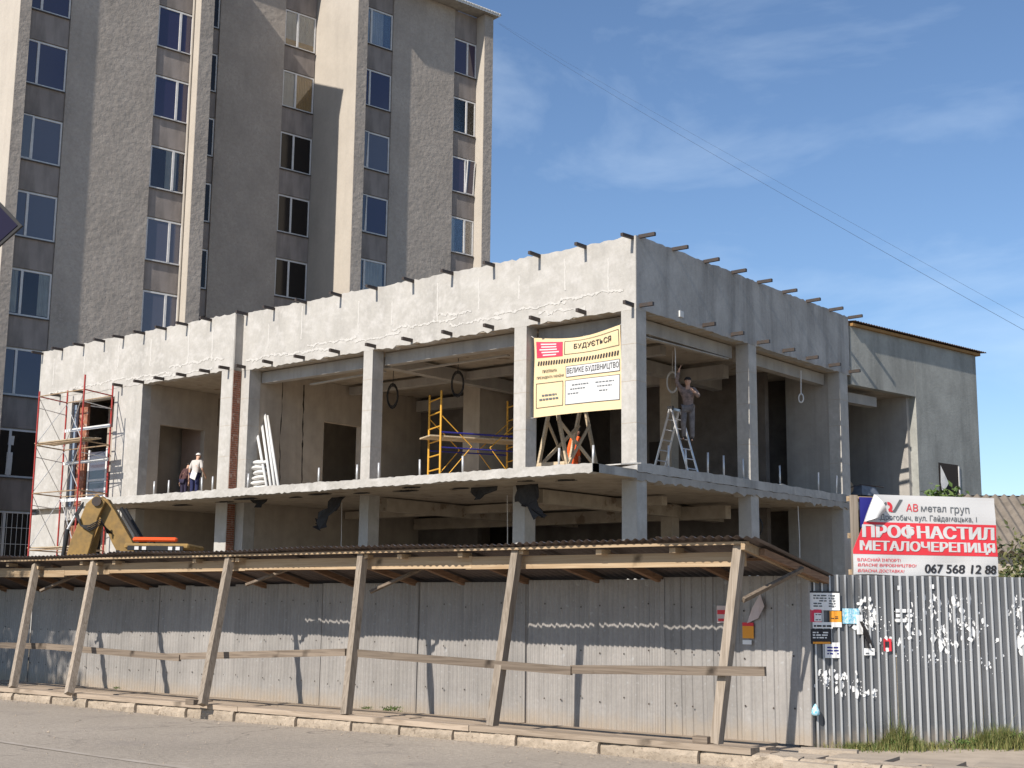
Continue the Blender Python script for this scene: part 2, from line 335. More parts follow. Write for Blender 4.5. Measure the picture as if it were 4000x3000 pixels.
def rough_panel(L, H, T, nx=60, nz=10, jag=.02, bumpy=.0012, jb=None):
    """upright panel (x 0..L, y 0..T, z 0..H) with uneven top and bottom edges"""
    mb = MB(); rnd = random.Random(int(L*100+H*7))
    topj = [rnd.gauss(0, jag) for _ in range(nx+1)]; botj = [rnd.gauss(0, jag if jb is None else jb) for _ in range(nx+1)]
    fr = {}
    def f(i, j):
        k = (i, j)
        if k not in fr: fr[k] = rnd.gauss(0, bumpy)
        z = H*j/nz
        if j == nz: z += topj[i]
        if j == 0: z += botj[i]
        return (L*i/nx, fr[k] if 0 < i < nx else 0, z)
    mb.grid(lambda u, v: f(round(u*nx), round(v*nz)), nx, nz)
    o = len(mb.v)
    back = [(L*i/nx, T, H*j+(topj[i] if j else botj[i])) for j in (0, 1) for i in range(nx+1)]
    mb.v += back
    w = nx+1
    for i in range(nx):
        mb.f.append((o+i+1, o+i, o+w+i, o+w+i+1))                       # back
        mb.f.append((nz*w+i, nz*w+i+1, o+w+i+1, o+w+i))                 # top
        mb.f.append((i+1, i, o+i, o+i+1))                               # bottom
    mb.f.append(tuple([j*w for j in range(nz+1)]+[o+w, o])[::-1]); mb.f.append(tuple([j*w+nx for j in range(nz+1)]+[o+w+nx, o+nx]))
    return mb
def xf(mb, mtx):
    mb.v = [tuple(mtx @ Vector(p)) for p in mb.v]; return mb

# text: 2-D outline mesh of a string, in the font's plane
def text2d(s, size=1, bold=0, align='LEFT', sx=1, shear=0):
    c = bpy.data.curves.new('t', 'FONT'); c.body = s; c.size = size; c.offset = bold; c.align_x = align; c.resolution_u = 3; c.shear = shear
    o = bpy.data.objects.new('t', c); COL.objects.link(o)
    dg = bpy.context.evaluated_depsgraph_get(); dg.update(); ev = o.evaluated_get(dg); me = ev.to_mesh()
    vs = [(v.co.x*sx, v.co.y) for v in me.vertices]; fs = [tuple(p.vertices) for p in me.polygons]
    ev.to_mesh_clear(); bpy.data.objects.remove(o); bpy.data.curves.remove(c)
    return vs, fs
def text_fit(s, x0, x1, y0, y1, bold=0, shear=0):
    """text stretched into the rectangle x0..x1, y0..y1 (cap box)"""
    vs, fs = text2d(s, 1, bold, shear=shear)
    xa, xb = min(v[0] for v in vs), max(v[0] for v in vs); ya, yb = min(v[1] for v in vs), max(v[1] for v in vs)
    return [(x0+(a-xa)/(xb-xa)*(x1-x0), y0+(b-ya)/(yb-ya)*(y1-y0)) for a, b in vs], fs

# ================================================================== GROUND
F, E = 29.77, -20.18           # plane of the long facade (y) and of the short facade (x)
def kerb_y(x): return 12.12+.04*(x+12)
g = MB(); 
g.add([(-900,13.85,.05),(900,13.85,.05),(900,1500,.05),(-900,1500,.05)], [(0,1,2,3)])
struct(g.build('ground', m_ground))
rd = MB()
def roadf(u, v):
    x = -70+110*u; y = -30+(kerb_y(x)+.02+30)*v
    return (x, y, .0+.012*math.sin(x*.7)*math.sin(y*.9))
rd.grid(roadf, 110, 50)
rd.add([(-900,-900,-.03),(900,-900,-.03),(900,12,-.03),(-900,12,-.03)], [(0,1,2,3)])
struct(rd.build('road', m_road))
ln = MB().grid(lambda u, v: (-36+30*u, 8.30+.012*(-36+30*u+12)+.10*v, .006+.012*math.sin((-36+30*u)*.7)*math.sin((8.30+.012*(-36+30*u+12)+.10*v)*.9)), 120, 2)
struct(ln.build('road_edge_line', m_line))
pv = MB()
pv.grid(lambda u, v: (-60+90*u, kerb_y(-60+90*u)+.1+(14.6+max(0, (-60+90*u)+7.1)*1.6-kerb_y(-60+90*u)-.1)*v, .06), 60, 4)
pav = struct(pv.build('pavement', m_slabp))
# kerb stones
x = -34.0
rk = random.Random(3)
kerbroot = thing('kerb', 'crumbling row of pale concrete kerb stones along the road edge', 'kerb', (-12, kerb_y(-12), 0))
while x < 0:
    Ls = rk.uniform(.8, 1.25); y0 = kerb_y(x+Ls/2); h = .13+rk.uniform(-.012, .008)
    mb = WB(); nx, nyy = 14, 5
    jit = {}
    def kf(u, v, Ls=Ls, x=x, y0=y0, h=h):
        i, j = round(u*nx), round(v*nyy)
        prof = [(0,-.03),(.0,h*.55),(.012,h-.02),(.035,h),(.16,h),(.17,-.03)][j]
        n = rk.gauss(0, .007) if 0 < i < nx else 0
        return (x+.004+(Ls-.008)*u, y0+prof[0]-.02+n, prof[1]+(rk.gauss(0, .006) if j > 0 else 0))
    mb.grid(kf, nx, nyy)
    n0 = nx+1
    mb.f.append(tuple(j*n0 for j in range(nyy+1))); mb.f.append(tuple(j*n0+nx for j in range(nyy+1))[::-1])
    mb.put('kerb_stone', m_kerb, kerbroot)
    x += Ls
# boardwalk
bwk = thing('boardwalk', 'weathered timber boardwalk between the kerb and the corrugated fence', 'boardwalk', (-14, 13, .06))
rb = random.Random(5)
rows = [(0.20, .22), (.45, .24), (.72, .22), (.98, .26), (1.28, .24), (1.55, .22)]
for k, (dy, wd) in enumerate(rows):
    x = -31 + rb.uniform(0, 2)
    while x < -8.2:
        L = rb.uniform(3.2, 5.2); xe = min(x+L, -7.15+rb.uniform(-.5, .25))
        ya, yb = kerb_y(x)+dy, kerb_y(xe)+dy
        if max(ya, yb) < 13.82: 
            z = .10+rb.uniform(-.012, .014); WB().bar((x, ya+rb.uniform(-.015,.015), z), (xe-.02, yb+rb.uniform(-.015,.015), z+rb.uniform(-.01,.01)), wd-.012, .035).put('plank', w_deck, bwk)
        x = xe if xe < -8.2 else 0
x = -31.0                                     # raised edge beam the posts stand on
while x < -7.2:
    xe = min(x+rb.uniform(3.6, 5.0), -6.95)
    WB().bar((x, kerb_y(x)+.07, .165), (xe-.015, kerb_y(xe)+.075, .165+rb.uniform(-.006,.006)), .2, .065).put('edge_beam', w_deck, bwk)
    x = xe
# loose paving slabs right of the boardwalk
rp = random.Random(9)
for i, (cx, cy, sx_, sy_, rz, dz) in enumerate([(-6.75,12.75,.62,.5,.05,.0),(-6.1,13.05,.6,.55,.1,.008),(-6.3,12.45,.55,.42,.02,-.004),(-5.65,12.62,.55,.45,.06,.006),(-5.45,13.2,.6,.5,.12,.0),(-5.0,12.75,.6,.5,.02,.006),(-4.75,13.35,.55,.5,.2,.004),(-4.35,12.95,.6,.55,.1,-.003),(-4.1,13.6,.6,.5,.15,.004),(-3.7,13.1,.6,.5,.1,.004),(-6.6,13.3,.6,.2,.35,.03),(-5.05,12.3,.5,.3,.1,0),(-4.4,12.42,.5,.35,.05,.004)]):
    mb = MB(); n = 8
    pts = [(sx_/2*(1+rp.uniform(-.04,.04))*a, sy_/2*(1+rp.uniform(-.05,.05))*b) for a, b in ((-1,-1),(0,-1.0),(1,-1),(1,0),(1,1),(.2,1),(-1,1),(-1,.1))]
    tl = rp.uniform(-.012, .012)
    vs = [(a, b, -.03) for a, b in pts]+[(a*.99, b*.99, .045+tl*a) for a, b in pts]
    mb.add(vs, [tuple(range(n, 2*n))]+[(k, (k+1) % n, n+(k+1) % n, n+k) for k in range(n)])
    o = mb.build('paving_slab', m_slabp, pav); o.location = (cx, cy, .065+dz); o.rotation_euler = (0, 0, rz)

# ================================================================== APARTMENT TOWER
TW = thing('apartment_tower', 'tall brown roughcast apartment tower with projecting fins and window columns', 'apartment block', (-53.3, 31.2, 0), R(-10))
ZR = 35.95
FLOOR0 = 34.0; STOR = 3.58; WH = 2.1
def tower_module(s0, s1, wf, f0, f1, name='wall'):
    pass
B('wall', m_towersm, TW, -14, -.15, -1.92, 7.55, 0, ZR-.02)
B('wall', m_towersm, TW, -14.01, -3.70, 7.55, 16.13, 0, ZR-.02)
B('wall', m_towersm, TW, -14, -.15, 16.13, 25.57, 0, ZR-.02)
# faces in roughcast
for a, b, w0, w1 in ((.64, 4.96, -.15, 0), (10.09, 14.06, -3.70, -3.55), (18.9, 23.25, -.15, 0)):
    B('wall_panel', m_tower, TW, w0, w1, a, b, 0, ZR-.03)
m_finside = m_towersm
for a, b in ((-1.94, -1.43), (6.86, 7.58), (16.1, 16.76), (24.95, 25.6)):
    fo = B('fin', m_towersm, TW, -.15, .62, a, b, 0, ZR-.03)
    MB().box(.622, .65, a+.004, b-.004, 0, ZR-.035).build('fin_face', m_tower, fo, None).location = -Vector(fo.location)
rt_ = random.Random(21)
WCOL = [('c1', -1.38, .62, -.15, (.33,), range(0, 9)), ('c2', 4.98, 6.84, -.15, (.64,), range(0, 7)), ('c3', 8.1, 10.07, -3.70, (.6,), range(0, 7)),
        ('c4', 14.08, 16.08, -3.70, (.42,), range(-0, 6)), ('c5', 16.8, 18.88, -.15, (.32,), range(0, 5)), ('c6', 23.27, 24.92, -.15, (.6,), range(0, 5))]
HALF = {('c1', 0), ('c1', 5), ('c2', 0), ('c2', 3), ('c5', 0), ('c5', 4), ('c6', 1), ('c6', 3)}
m_room = mat('dim_room', (.03, .025, .05), .9)
def gmat(cn, k):
    if (cn, k) in HALF: return None
    if cn == 'c4': return m_glass[3] if k >= 2 else None
    if cn == 'c1': return [m_glass[1], m_glass[0], m_glass[0], m_glass[2], m_glass[2], m_glass[2], m_glass[0], m_glass[3], m_glass[3]][k]
    if cn == 'c3': return m_glass[3]
    if cn == 'c6': return m_glass[1]
    return m_glass[0] if rt_.random() < .7 else m_glass[2]
for cn, a, b, w, mull, ks in WCOL:
    for k in ks:
        zt = FLOOR0-STOR*k+(.33 if cn == 'c4' else .17 if cn in ('c5', 'c6') else 0); zb = zt-WH
        B('spandrel', m_spandrel, TW, w, w+.07, a, b, zt+.06, zt+STOR-WH-.02 if k > 0 else ZR-.05)
        # frame
        fr = MB(); d0, d1 = w+.002, w+.07; t = .075
        fr.box(d0, d1, a, a+t, zb, zt); fr.box(d0, d1, b-t, b, zb, zt); fr.box(d0, d1, a+t, b-t, zb, zb+t); fr.box(d0, d1, a+t, b-t, zt-t, zt)
        mm = a+(b-a)*mull[0]; fr.box(d0, d1+.01, mm-.055, mm+.055, zb+t, zt-t)
        wo = fr.build('window', m_frame, TW, ((d0+d1)/2, (a+b)/2, zb))
        lo = wo.location
        gm = gmat(cn, k)
        for q, (pa, pb) in enumerate(((a+t, mm-.055), (mm+.055, b-t))):
            ajar = (cn, k, q) in {('c5', 2, 0), ('c6', 2, 1), ('c1', 3, 0), ('c5', 3, 0)}
            g_ = gm or m_clear
            pm = MB()
            if ajar: pm.add([(w+.06,pa,zb+t),(w+.06,pb,zb+t),(w+.22,pb-.02,zt-t),(w+.22,pa,zt-t)], [(0,1,2,3)])
            else: pm.box(w+.03, w+.04, pa, pb, zb+t, zt-t)
            po = pm.build('pane', g_, wo); po.location = -lo
            if ajar:
                cs = MB()
                for P, Q in (((w+.06,pa,zb+t),(w+.22,pa,zt-t)),((w+.06,pb,zb+t),(w+.22,pb-.02,zt-t)),((w+.06,pa,zb+t),(w+.06,pb,zb+t)),((w+.22,pa,zt-t),(w+.22,pb,zt-t))): cs.bar(P, Q, .05, .05)
                cs.build('casement', m_frame, wo).location = -lo
            if gm is None or (cn, k, q) in {('c2', 1, 1), ('c2', 2, 1), ('c6', 1, 1), ('c6', 2, 1)}:
                if (cn, k) in HALF:
                    ca, cb_ = (pa, pa+(pb-pa)*rt_.uniform(.25, .95)) if rt_.random() < .6 else (pb-(pb-pa)*rt_.uniform(.2, .6), pb)
                    MB().grid(lambda u, v: (w+.012+.006*math.sin(u*40), ca+(cb_-ca)*u, zb+t+.05+(zt-zb-2*t-.05)*v), 24, 1).build('curtain', m_curtain, wo).location = -lo
                elif gm is None:
                    cu = MB().grid(lambda u, v, pa=pa, pb=pb: (w+.012+.006*math.sin(u*60), pa+(pb-pa)*u, zb+t+(.35 if k == 0 else 0)+(zt-zb-2*t-(.35 if k == 0 else 0))*v), 40, 1)
                    cu.build('curtain', m_ochre if (k == 1 and q == 1) else m_curtain, wo).location = -lo
        si = MB().box(w+.07, w+.16, a+.01, b-.01, zb-.05, zb-.012).build('sill', m_sill, wo); si.location = -lo
        ba = MB().box(w+.0, w+.004, a, b, zb, zt)
        if gm is None: ba.build('reveal', m_room if (cn, k) in HALF else m_ochre if k == 0 else m_spandrel, wo).location = -lo
        if cn == 'c1' and k == 8:
            gr = MB()
            for i in range(9): gr.tube([(w+.13, a+.1+i*.22, zb), (w+.13, a+.1+i*.22, zt)], .012, 5)
            for z in (zb+.05, zb+.7, zb+1.4, zt-.05): gr.tube([(w+.13, a, z), (w+.13, b, z)], .012, 5)
            gr.build('window_grille', m_frame, wo).location = -lo
        if cn == 'c1' and k == 7:
            MB().grid(lambda u, v: (w+.055+.02*math.sin(v*7), a+.55+.25*u+.05*v, zb+.1+1.7*v), 3, 10).build('torn_curtain', m_sack, wo).location = -lo
# roof
rf = MB()
def wav(u): return .03*math.sin(u*2*math.pi)
for s0, s1, we in ((-2.3, 7.6, 1.0), (7.6, 16.0, -3.1), (16.0, 25.95, 1.0)):
    n = int((s1-s0)/.05)
    rf.grid(lambda u, v: (we+(-7.5-we)*v, s0+(s1-s0)*u, ZR+.08+(we+7.5 if we < 0 else 8.45)*v*.42+wav((s0+(s1-s0)*u)/.2)), n, 1)
rf.build('roof', m_asb, TW)
MB().grid(lambda u, v: (.96+.012*math.sin(u*700), 16.0+9.9*u, ZR-.05+.22*v+.018*math.sin(u*9.9/.2*2*math.pi)*(1-v)), 300, 1).build('eave_edge', m_white, TW)
MB().box(-.15, .94, 16.0, 25.9, ZR+.0, ZR+.03).build('eave_soffit', m_asb, TW)
dp = MB(); dp.tube([(.0, 6.79, 3), (.0, 6.79, ZR-.4)], .06, 8); dp.build('downpipe', m_towersm, TW)

# ================================================================== CONCRETE BUILDING
BD = thing('concrete_frame_building', 'two-storey grey concrete building shell under construction with open bays', 'building', (-35, 36, .05))
FL = F-.36                       # plane of the left block
ZS, ZSB = 5.25, 5.0              # floor slab top and bottom
ZB, ZT = 9.70, 11.78             # fascia bottom and top
YB = 43.3
def cbox(name, m, *b, bev=0):
    w = WB(); w.box(*b); return w.put(name, m, BD)
def panel(name, m, p, ang, L, H, T, **kw):
    mb = rough_panel(L, H, T, **kw); xf(mb, Matrix.Translation(p) @ Matrix.Rotation(ang, 4, 'Z'))
    w = WB(); w.v, w.f = mb.v, mb.f; return w.put(name, m, BD)
fa = panel('fascia', m_fascia, (-37.07, F, ZB), 0, 37.07+E, ZT-ZB, .28, nx=110, nz=10, jag=.016, jb=.02)
fb_ = panel('fascia', m_fascia, (-49.6, FL, ZB), 0, 49.6-37.07, ZT-ZB-.04, .3, nx=80, nz=10, jag=.016, jb=.012)
fc = panel('fascia', m_shadeconc, (E+.004, F+.03, ZB), R(90), 13.3, ZT-ZB+.02, .28, nx=90, nz=10, jag=.012, jb=.012, bumpy=0)
cbox('fascia_end', m_conc, -37.066, -37.03, FL+.01, F-.002, ZB+.0, ZT-.08)
# plaster ridges left by the removed cladding on the sunny fascia
rr = random.Random(31)
def smear(x0, x1, y, zc, amp, m=m_plaster):
    mb = WB(); n = max(6, int((x1-x0)/.05)); zs = zc
    up_, lo_ = [], []
    for i in range(n+1):
        zs += rr.gauss(0, amp*.35); zs += (zc-zs)*.15; h = abs(rr.gauss(.018, .018))+.004
        xx = x0+(x1-x0)*i/n; up_.append((xx, zs+h)); lo_.append((xx, zs-h))
    vs = [(a, y-.012, b) for a, b in up_]+[(a, y-.012, b) for a, b in lo_]+[(a, y+.01, b+.012) for a, b in up_]+[(a, y+.01, b-.012) for a, b in lo_]
    k = n+1; fs = []
    for i in range(n): fs += [(k+i, k+i+1, i+1, i), (i, i+1, 2*k+i+1, 2*k+i), (k+i+1, k+i, 3*k+i, 3*k+i+1)]
    mb.add(vs, fs); return mb.put('plaster_smear', m, BD)
for x0, x1, z, a in ((-36.8,-34.6,10.05,.06),(-34.7,-32.2,10.0,.06),(-33.6,-31.2,10.22,.05),(-31.3,-29.2,10.1,.06),(-29.6,-26.8,10.28,.07),(-27.1,-25.0,10.1,.06),(-25.3,-22.6,10.22,.05),(-22.8,-20.6,10.3,.05),(-23.6,-21.9,10.02,.08),(-27.6,-26.2,10.42,.09)):
    smear(x0, x1, F, z, a)
for x0, x1, z, a in ((-40.8,-37.6,10.15,.08),(-43.5,-40.6,9.95,.06),(-48.8,-46.2,9.95,.08),(-46.5,-43.6,10.0,.06),(-42.5,-38.2,9.84,.04)): smear(x0, x1, FL, z, a)
def vrib(x, z0, z1, y, wdt):
    mb = WB(); n = 14; l, r_ = [], []
    for i in range(n+1):
        z = z0+(z1-z0)*i/n; c = x+rr.gauss(0, .008); h = wdt*rr.uniform(.6, 1.1); l.append((c-h, y-.008, z)); r_.append((c+h, y-.008, z))
    vs = l+r_+[(a-.01, y+.012, c) for a, b, c in l]+[(a+.01, y+.012, c) for a, b, c in r_]; k = n+1; fs = []
    for i in range(n): fs += [(i, k+i, k+i+1, i+1), (2*k+i, i, i+1, 2*k+i+1), (k+i, 3*k+i, 3*k+i+1, k+i+1)]
    mb.add(vs, fs); mb.put('plaster_smear', m_plaster, BD)
for x in (-35.55, -33.9, -31.1, -29.7, -27.6, -25.9, -24.3, -22.55, -21.2): vrib(x+rr.uniform(-.1,.1), 10.2+rr.uniform(0,.4), 11.1+rr.uniform(0,.55), F, .03)
for x in (-48.6, -46.4, -44.1, -42.0, -39.7, -38.3): vrib(x, 10.1+rr.uniform(0,.5), 11.2+rr.uniform(0,.4), FL, .035)
# roof slab / ceiling and parapet backs
cbox('roof_slab', m_soffit, -49.3, E-.02, F+.04, YB, ZB+.06, ZB+.34)
cbox('soffit', m_soffit, -37.06, E-.012, F+.02, F+.62, ZB+.004, ZB+.055)
cbox('soffit', m_soffit, E-.62, E-.02, F+.64, YB, ZB+.006, ZB+.056)
cbox('soffit', m_soffit, -42.41, -37.1, FL+.02, F+.03, ZB+.008, ZB+.3)
# floor slab, with broken front edge
fs_ = panel('slab_edge', m_fascia, (-43.3, F-2.1, ZSB), 0, 43.3+E+.05, ZS-ZSB, .3, nx=200, nz=3, jag=.010, jb=.012, bumpy=.003)
cbox('floor_slab', m_soffit, -43.28, E+.03, F-1.8, F-.05, ZSB+.01, ZS-.005)
cbox('floor_slab', m_soffit, -49.5, E-.02, F-.05, YB, ZSB+.012, ZS-.008)
cbox('slab_end', m_shadeconc, E+.035, E+.05, F-2.08, F-.06, ZSB+.012, ZS-.012)
pc_ = panel('floor_curb', m_shadeconc, (E+.05, F-.04, ZS-.06), R(90), 13.3, .26, .34, nx=60, nz=3, jag=.01, bumpy=0)
panel('slab_edge', m_conc, (E+.04, F-.05, ZSB-.02), R(90), 13.3, .2, .3, nx=90, nz=2, jag=.01, jb=.03, bumpy=0)
# columns
def column(x0, x1, y0, y1, m=None):
    m = m or m_fascia
    o = cbox('column', m, x0, x1, y0, y1, ZS-.01, ZB+.01)
    for z in (6.55, 7.75, 8.75):
        z0 = z+rr.uniform(-.08, .08); q = WB(); q.box(x0-.003, x1+.003, y0-.003, y1+.003, z0, z0+.014); q.sub('formwork_joint', m_inner, o, BD)
    cbox('column', m, x0+.005, x1-.005, y0+.005, y1-.005, .05, ZSB+.012)
COLX = [(-20.68, E-.002), (-24.51, -24.05), (-30.86, -30.44)]
for i, (a, b) in enumerate(COLX): column(a, b, F+.004, F+.5)
column(-37.69, -37.07, FL+.004, F-.004)
column(-37.03, -36.6, F+.01, F+.52)
column(E-.45, E-.003, 35.96, 36.45)
column(-24.6, -24.15, 37.7, 38.15, m_soffit); column(-31.0, -30.5, 37.7, 38.15, m_inner)
cbox('wall', m_conc, E-2.1, E-.45, 42.3, 42.62, ZS, ZB+.02); cbox('wall', m_conc, E-2.1, E-.45, 42.3, 42.62, .05, ZSB+.01)
column(E-.448, E-.004, 42.28, 42.9)
# brick facing of the joint column
bk = WB(); rbk = random.Random(2)
for lv0, lv1 in ((.1, ZSB-.02), (ZS+.02, ZB-.02)):
    z = lv0; k = 0
    while z < lv1-.07:
        cuts = [FL+.012, FL+.13 if k % 2 else FL+.24, F-.012]
        for y0, y1 in zip(cuts[:-1], cuts[1:]):
            bk.box(-37.062, -37.035+rbk.uniform(-.006, .006), y0+.006, y1-.006, z, z+.064)
        z += .076; k += 1
bk.put('brick_facing', m_brick, BD)['kind'] = 'stuff'
cbox('mortar_bed', m_mortar, -37.066, -37.045, FL+.01, F-.008, ZS, ZB); cbox('mortar_bed', m_mortar, -37.066, -37.045, FL+.01, F-.008, .06, ZSB)
# left block walls
for z0, z1 in ((.05, ZSB-.02), (ZS-.02, ZB+.01)):
    cbox('wall', m_fascia, -49.6, -47.12, FL+.01, FL+.4, z0, z1)
    cbox('wall', m_fascia, -44.2, -42.41, FL+.01, FL+.4, z0, z1)
cbox('wall', m_fascia, -47.12, -44.2, FL+.012, FL+.38, 9.39, ZB+.008)
cbox('wall', m_fascia, -47.12, -44.2, FL+.012, FL+.38, ZSB-.3, ZS-.03)
cbox('wall', m_fascia, -49.6, -49.3, FL+.4, YB, .05, ZB+.01)
# brown boarded opening on the left with a window leaning in it
for z0 in (.4, ZS):
    cbox('infill', m_brick, -47.1, -46.35, FL+.25, FL+.36, z0, z0+4.1)
    cbox('infill', m_inner, -46.35, -44.22, FL+1.2, FL+1.3, z0, z0+4.1)
    fo = cbox('window_frame', m_frame, -46.2, -46.1, FL+.3, FL+.36, z0, z0+2.2)
    q = WB(); q.box(-46.1, -45.0, FL+.32, FL+.335, z0+.1, z0+2.1); q.sub('pane', m_glass[2], fo, BD)
    cbox('window_frame', m_frame, -45.0, -44.9, FL+.3, FL+.36, z0, z0+2.2); cbox('window_frame', m_frame, -46.1, -45.0, FL+.3, FL+.36, z0+.95, z0+1.03)
cbox('window_frame', mat('blue_grey_profile', (.20, .25, .32), .6), -47.08, -46.9, FL+.1, FL+.2, ZS, 9.3)
# interior cross walls
def xwall(x, y0, y1, z0, z1, door=None, m=m_inner, t=.25):
    if door:
        a, b, h = door
        cbox('inner_wall', m, x-t, x, y0, a, z0, z1); cbox('inner_wall', m, x-t, x, b, y1, z0, z1); cbox('inner_wall', m, x-t+.003, x-.003, a, b, h, z1)
    else: cbox('inner_wall', m, x-t, x, y0, y1, z0, z1)
xwall(-42.41, FL+.402, YB, ZS, ZB+.05, (30.3, 32.4, 8.25))
xwall(-42.41, FL+.402, YB, .05, ZSB+.01)
cbox('inner_wall', m_inner, -44.4, -44.2, FL+.42, YB, ZS, ZB+.05)
cbox('inner_wall', mat('lit_render', (.40, .30, .25), .9, .15, 2), -43.9, -42.7, 32.44, 32.6, ZS, 8.4)
xwall(-36.62, F+.53, YB, ZS, ZB+.05, (33.4, 35.3, 8.27))
xwall(-36.62, F+.53, YB, .05, ZSB+.01)
for y, ww in ((31.38, .035), (32.43, .05)):
    mb = WB(); xx = -36.618; pts = []; yy = y
    for i in range(24): yy += rr.gauss(0, .012); pts.append((yy, 5.3+4.2*i/23, abs(rr.gauss(ww*.5, ww*.2))))
    vs = [(xx, a-h, z) for a, z, h in pts]+[(xx, a+h, z) for a, z, h in pts]; n = 24
    mb.add(vs, [(i, n+i, n+i+1, i+1) for i in range(n-1)]); mb.put('wall_chase', m_crack, BD)
for y in (33.0, 34.1):
    w = WB(); w.box(-42.412, -42.408, y, y+.03, 8.5, 9.6); w.put('wall_chase', m_crack, BD)
# back walls and inner rooms
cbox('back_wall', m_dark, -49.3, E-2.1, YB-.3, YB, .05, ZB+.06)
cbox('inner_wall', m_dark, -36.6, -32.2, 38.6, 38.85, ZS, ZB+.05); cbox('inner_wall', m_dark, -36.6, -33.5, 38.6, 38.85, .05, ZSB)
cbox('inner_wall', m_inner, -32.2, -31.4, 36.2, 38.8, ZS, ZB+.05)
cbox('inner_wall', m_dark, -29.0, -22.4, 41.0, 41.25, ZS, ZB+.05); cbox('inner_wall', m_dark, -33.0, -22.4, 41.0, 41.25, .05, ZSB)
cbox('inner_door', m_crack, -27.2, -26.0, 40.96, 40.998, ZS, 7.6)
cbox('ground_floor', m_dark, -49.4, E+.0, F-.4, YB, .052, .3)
# beams
for z0, z1, m in ((ZB-.42, ZB-.03, m_conc), (ZSB-.42, ZSB-.03, m_soffit)):
    if z0 > 6:
        for a, b in ((-36.58, -30.88), (-30.42, -24.53), (-24.03, -20.7)): cbox('beam', m, a, b, F+.55, F+.85, z0, z1)
        for a, b in ((F+.55, 35.9), (36.5, 42.2)): cbox('beam', m, E-.85, E-.55, a, b, z0, z1)
    cbox('beam', m, -30.84, -30.5, F+.9, 41, z0-.02, z1-.01); cbox('beam', m, -24.48, -24.1, F+.9, 42.9, z0-.02, z1-.01)
    cbox('beam', m, -36.5, -22.4, 38.2, 38.55, z0-.1, z1-.06); cbox('beam', m, -36.4, -22.4, 34.4, 34.7, z0+.1, z1-.02)
# loose strips along the ceiling (light fittings and torn edging)
for (a, b) in (((-34.6, 30.9, 9.12), (-31.0, 30.9, 9.22)), ((-24.0, 31.3, 9.2), (-20.8, 31.4, 9.28)), ((-20.9, 30.6, 9.2), (-20.75, 35.6, 9.22)), ((-30.2, 31.2, 9.2), (-26, 31.3, 9.27))):
    w = WB(); w.bar(a, b, .16, .04); w.put('ceiling_strip', m_conc, BD)
# steel brackets
br = MB(); br.box(-.045, .045, -.5, .02, -.045, .045); bme = br.mesh('bracket', m_steel)
rl = Vector(BD.location)
XT = [-20.28, -21.91, -23.58, -25.34, -27.02, -28.7, -30.34, -32.03, -33.75, -35.4, -36.86]
XTL = [-38.44, -39.83, -41.12, -42.47, -43.81, -45.1, -46.51, -48.04, -49.5]
for x in XT: link(bme, 'bracket', BD, Vector((x, F, 11.73))-rl, (rr.uniform(-.03,.03), 0, rr.uniform(-.05,.05)))
for x in XTL: link(bme, 'bracket', BD, Vector((x, FL, 11.66))-rl, (rr.uniform(-.03,.03), 0, rr.uniform(-.05,.05)))
for x in XT: link(bme, 'bracket', BD, Vector((x, F, 9.81))-rl, (rr.uniform(-.03,.03), 0, rr.uniform(-.05,.05)), (1, .85, 1.1))
for x in [-37.3, -38.4, -39.78, -41.1, -42.36, -43.74, -46.38, -47.99]: link(bme, 'bracket', BD, Vector((x, FL, 9.76))-rl, (0, 0, rr.uniform(-.05,.05)), (1, .85, 1.1))
for y in (29.97, 31.67, 33.42, 35.05, 36.65, 38.31, 39.97, 41.65, 43.18): link(bme, 'bracket', BD, Vector((E, y, 11.79))-rl, (rr.uniform(-.03,.03), 0, R(90)+rr.uniform(-.05,.05)), (1, 1.0, 1.1))
for y in (29.97, 33.28, 34.93, 36.53, 38.2, 39.84, 41.5, 43.05): link(bme, 'bracket', BD, Vector((E, y, 9.82))-rl, (0, 0, R(90)+rr.uniform(-.05,.05)), (1, .85, 1.15))
w = WB(); w.box(E+.002, E+.05, 31.95, 32.15, 9.85, 10.03); w.put('junction_box', m_white, BD)
# pipe stubs for the railing
st = MB().tube([(0,0,0),(0,0,.5)], .03, 8).mesh('railing_stub', m_galv, smooth=True)
for x in (-34.22,-30.83,-29.13,-28.2,-26.52,-24.86,-39.3,-38.47,-36.05,-36.62,-21.45,-20.33): link(st, 'railing_stub', BD, Vector((x, F-1.8, ZS-.01))-rl, (rr.uniform(-.04,.04), rr.uniform(-.04,.04), 0))
for y in (31.5,32.45,33.61,34.53,35.7,38.0,40.65,41.98): link(st, 'railing_stub', BD, Vector((E-.1, y, ZS+.18))-rl, (rr.uniform(-.04,.04), rr.uniform(-.04,.04), 0), (1,1,1.3))
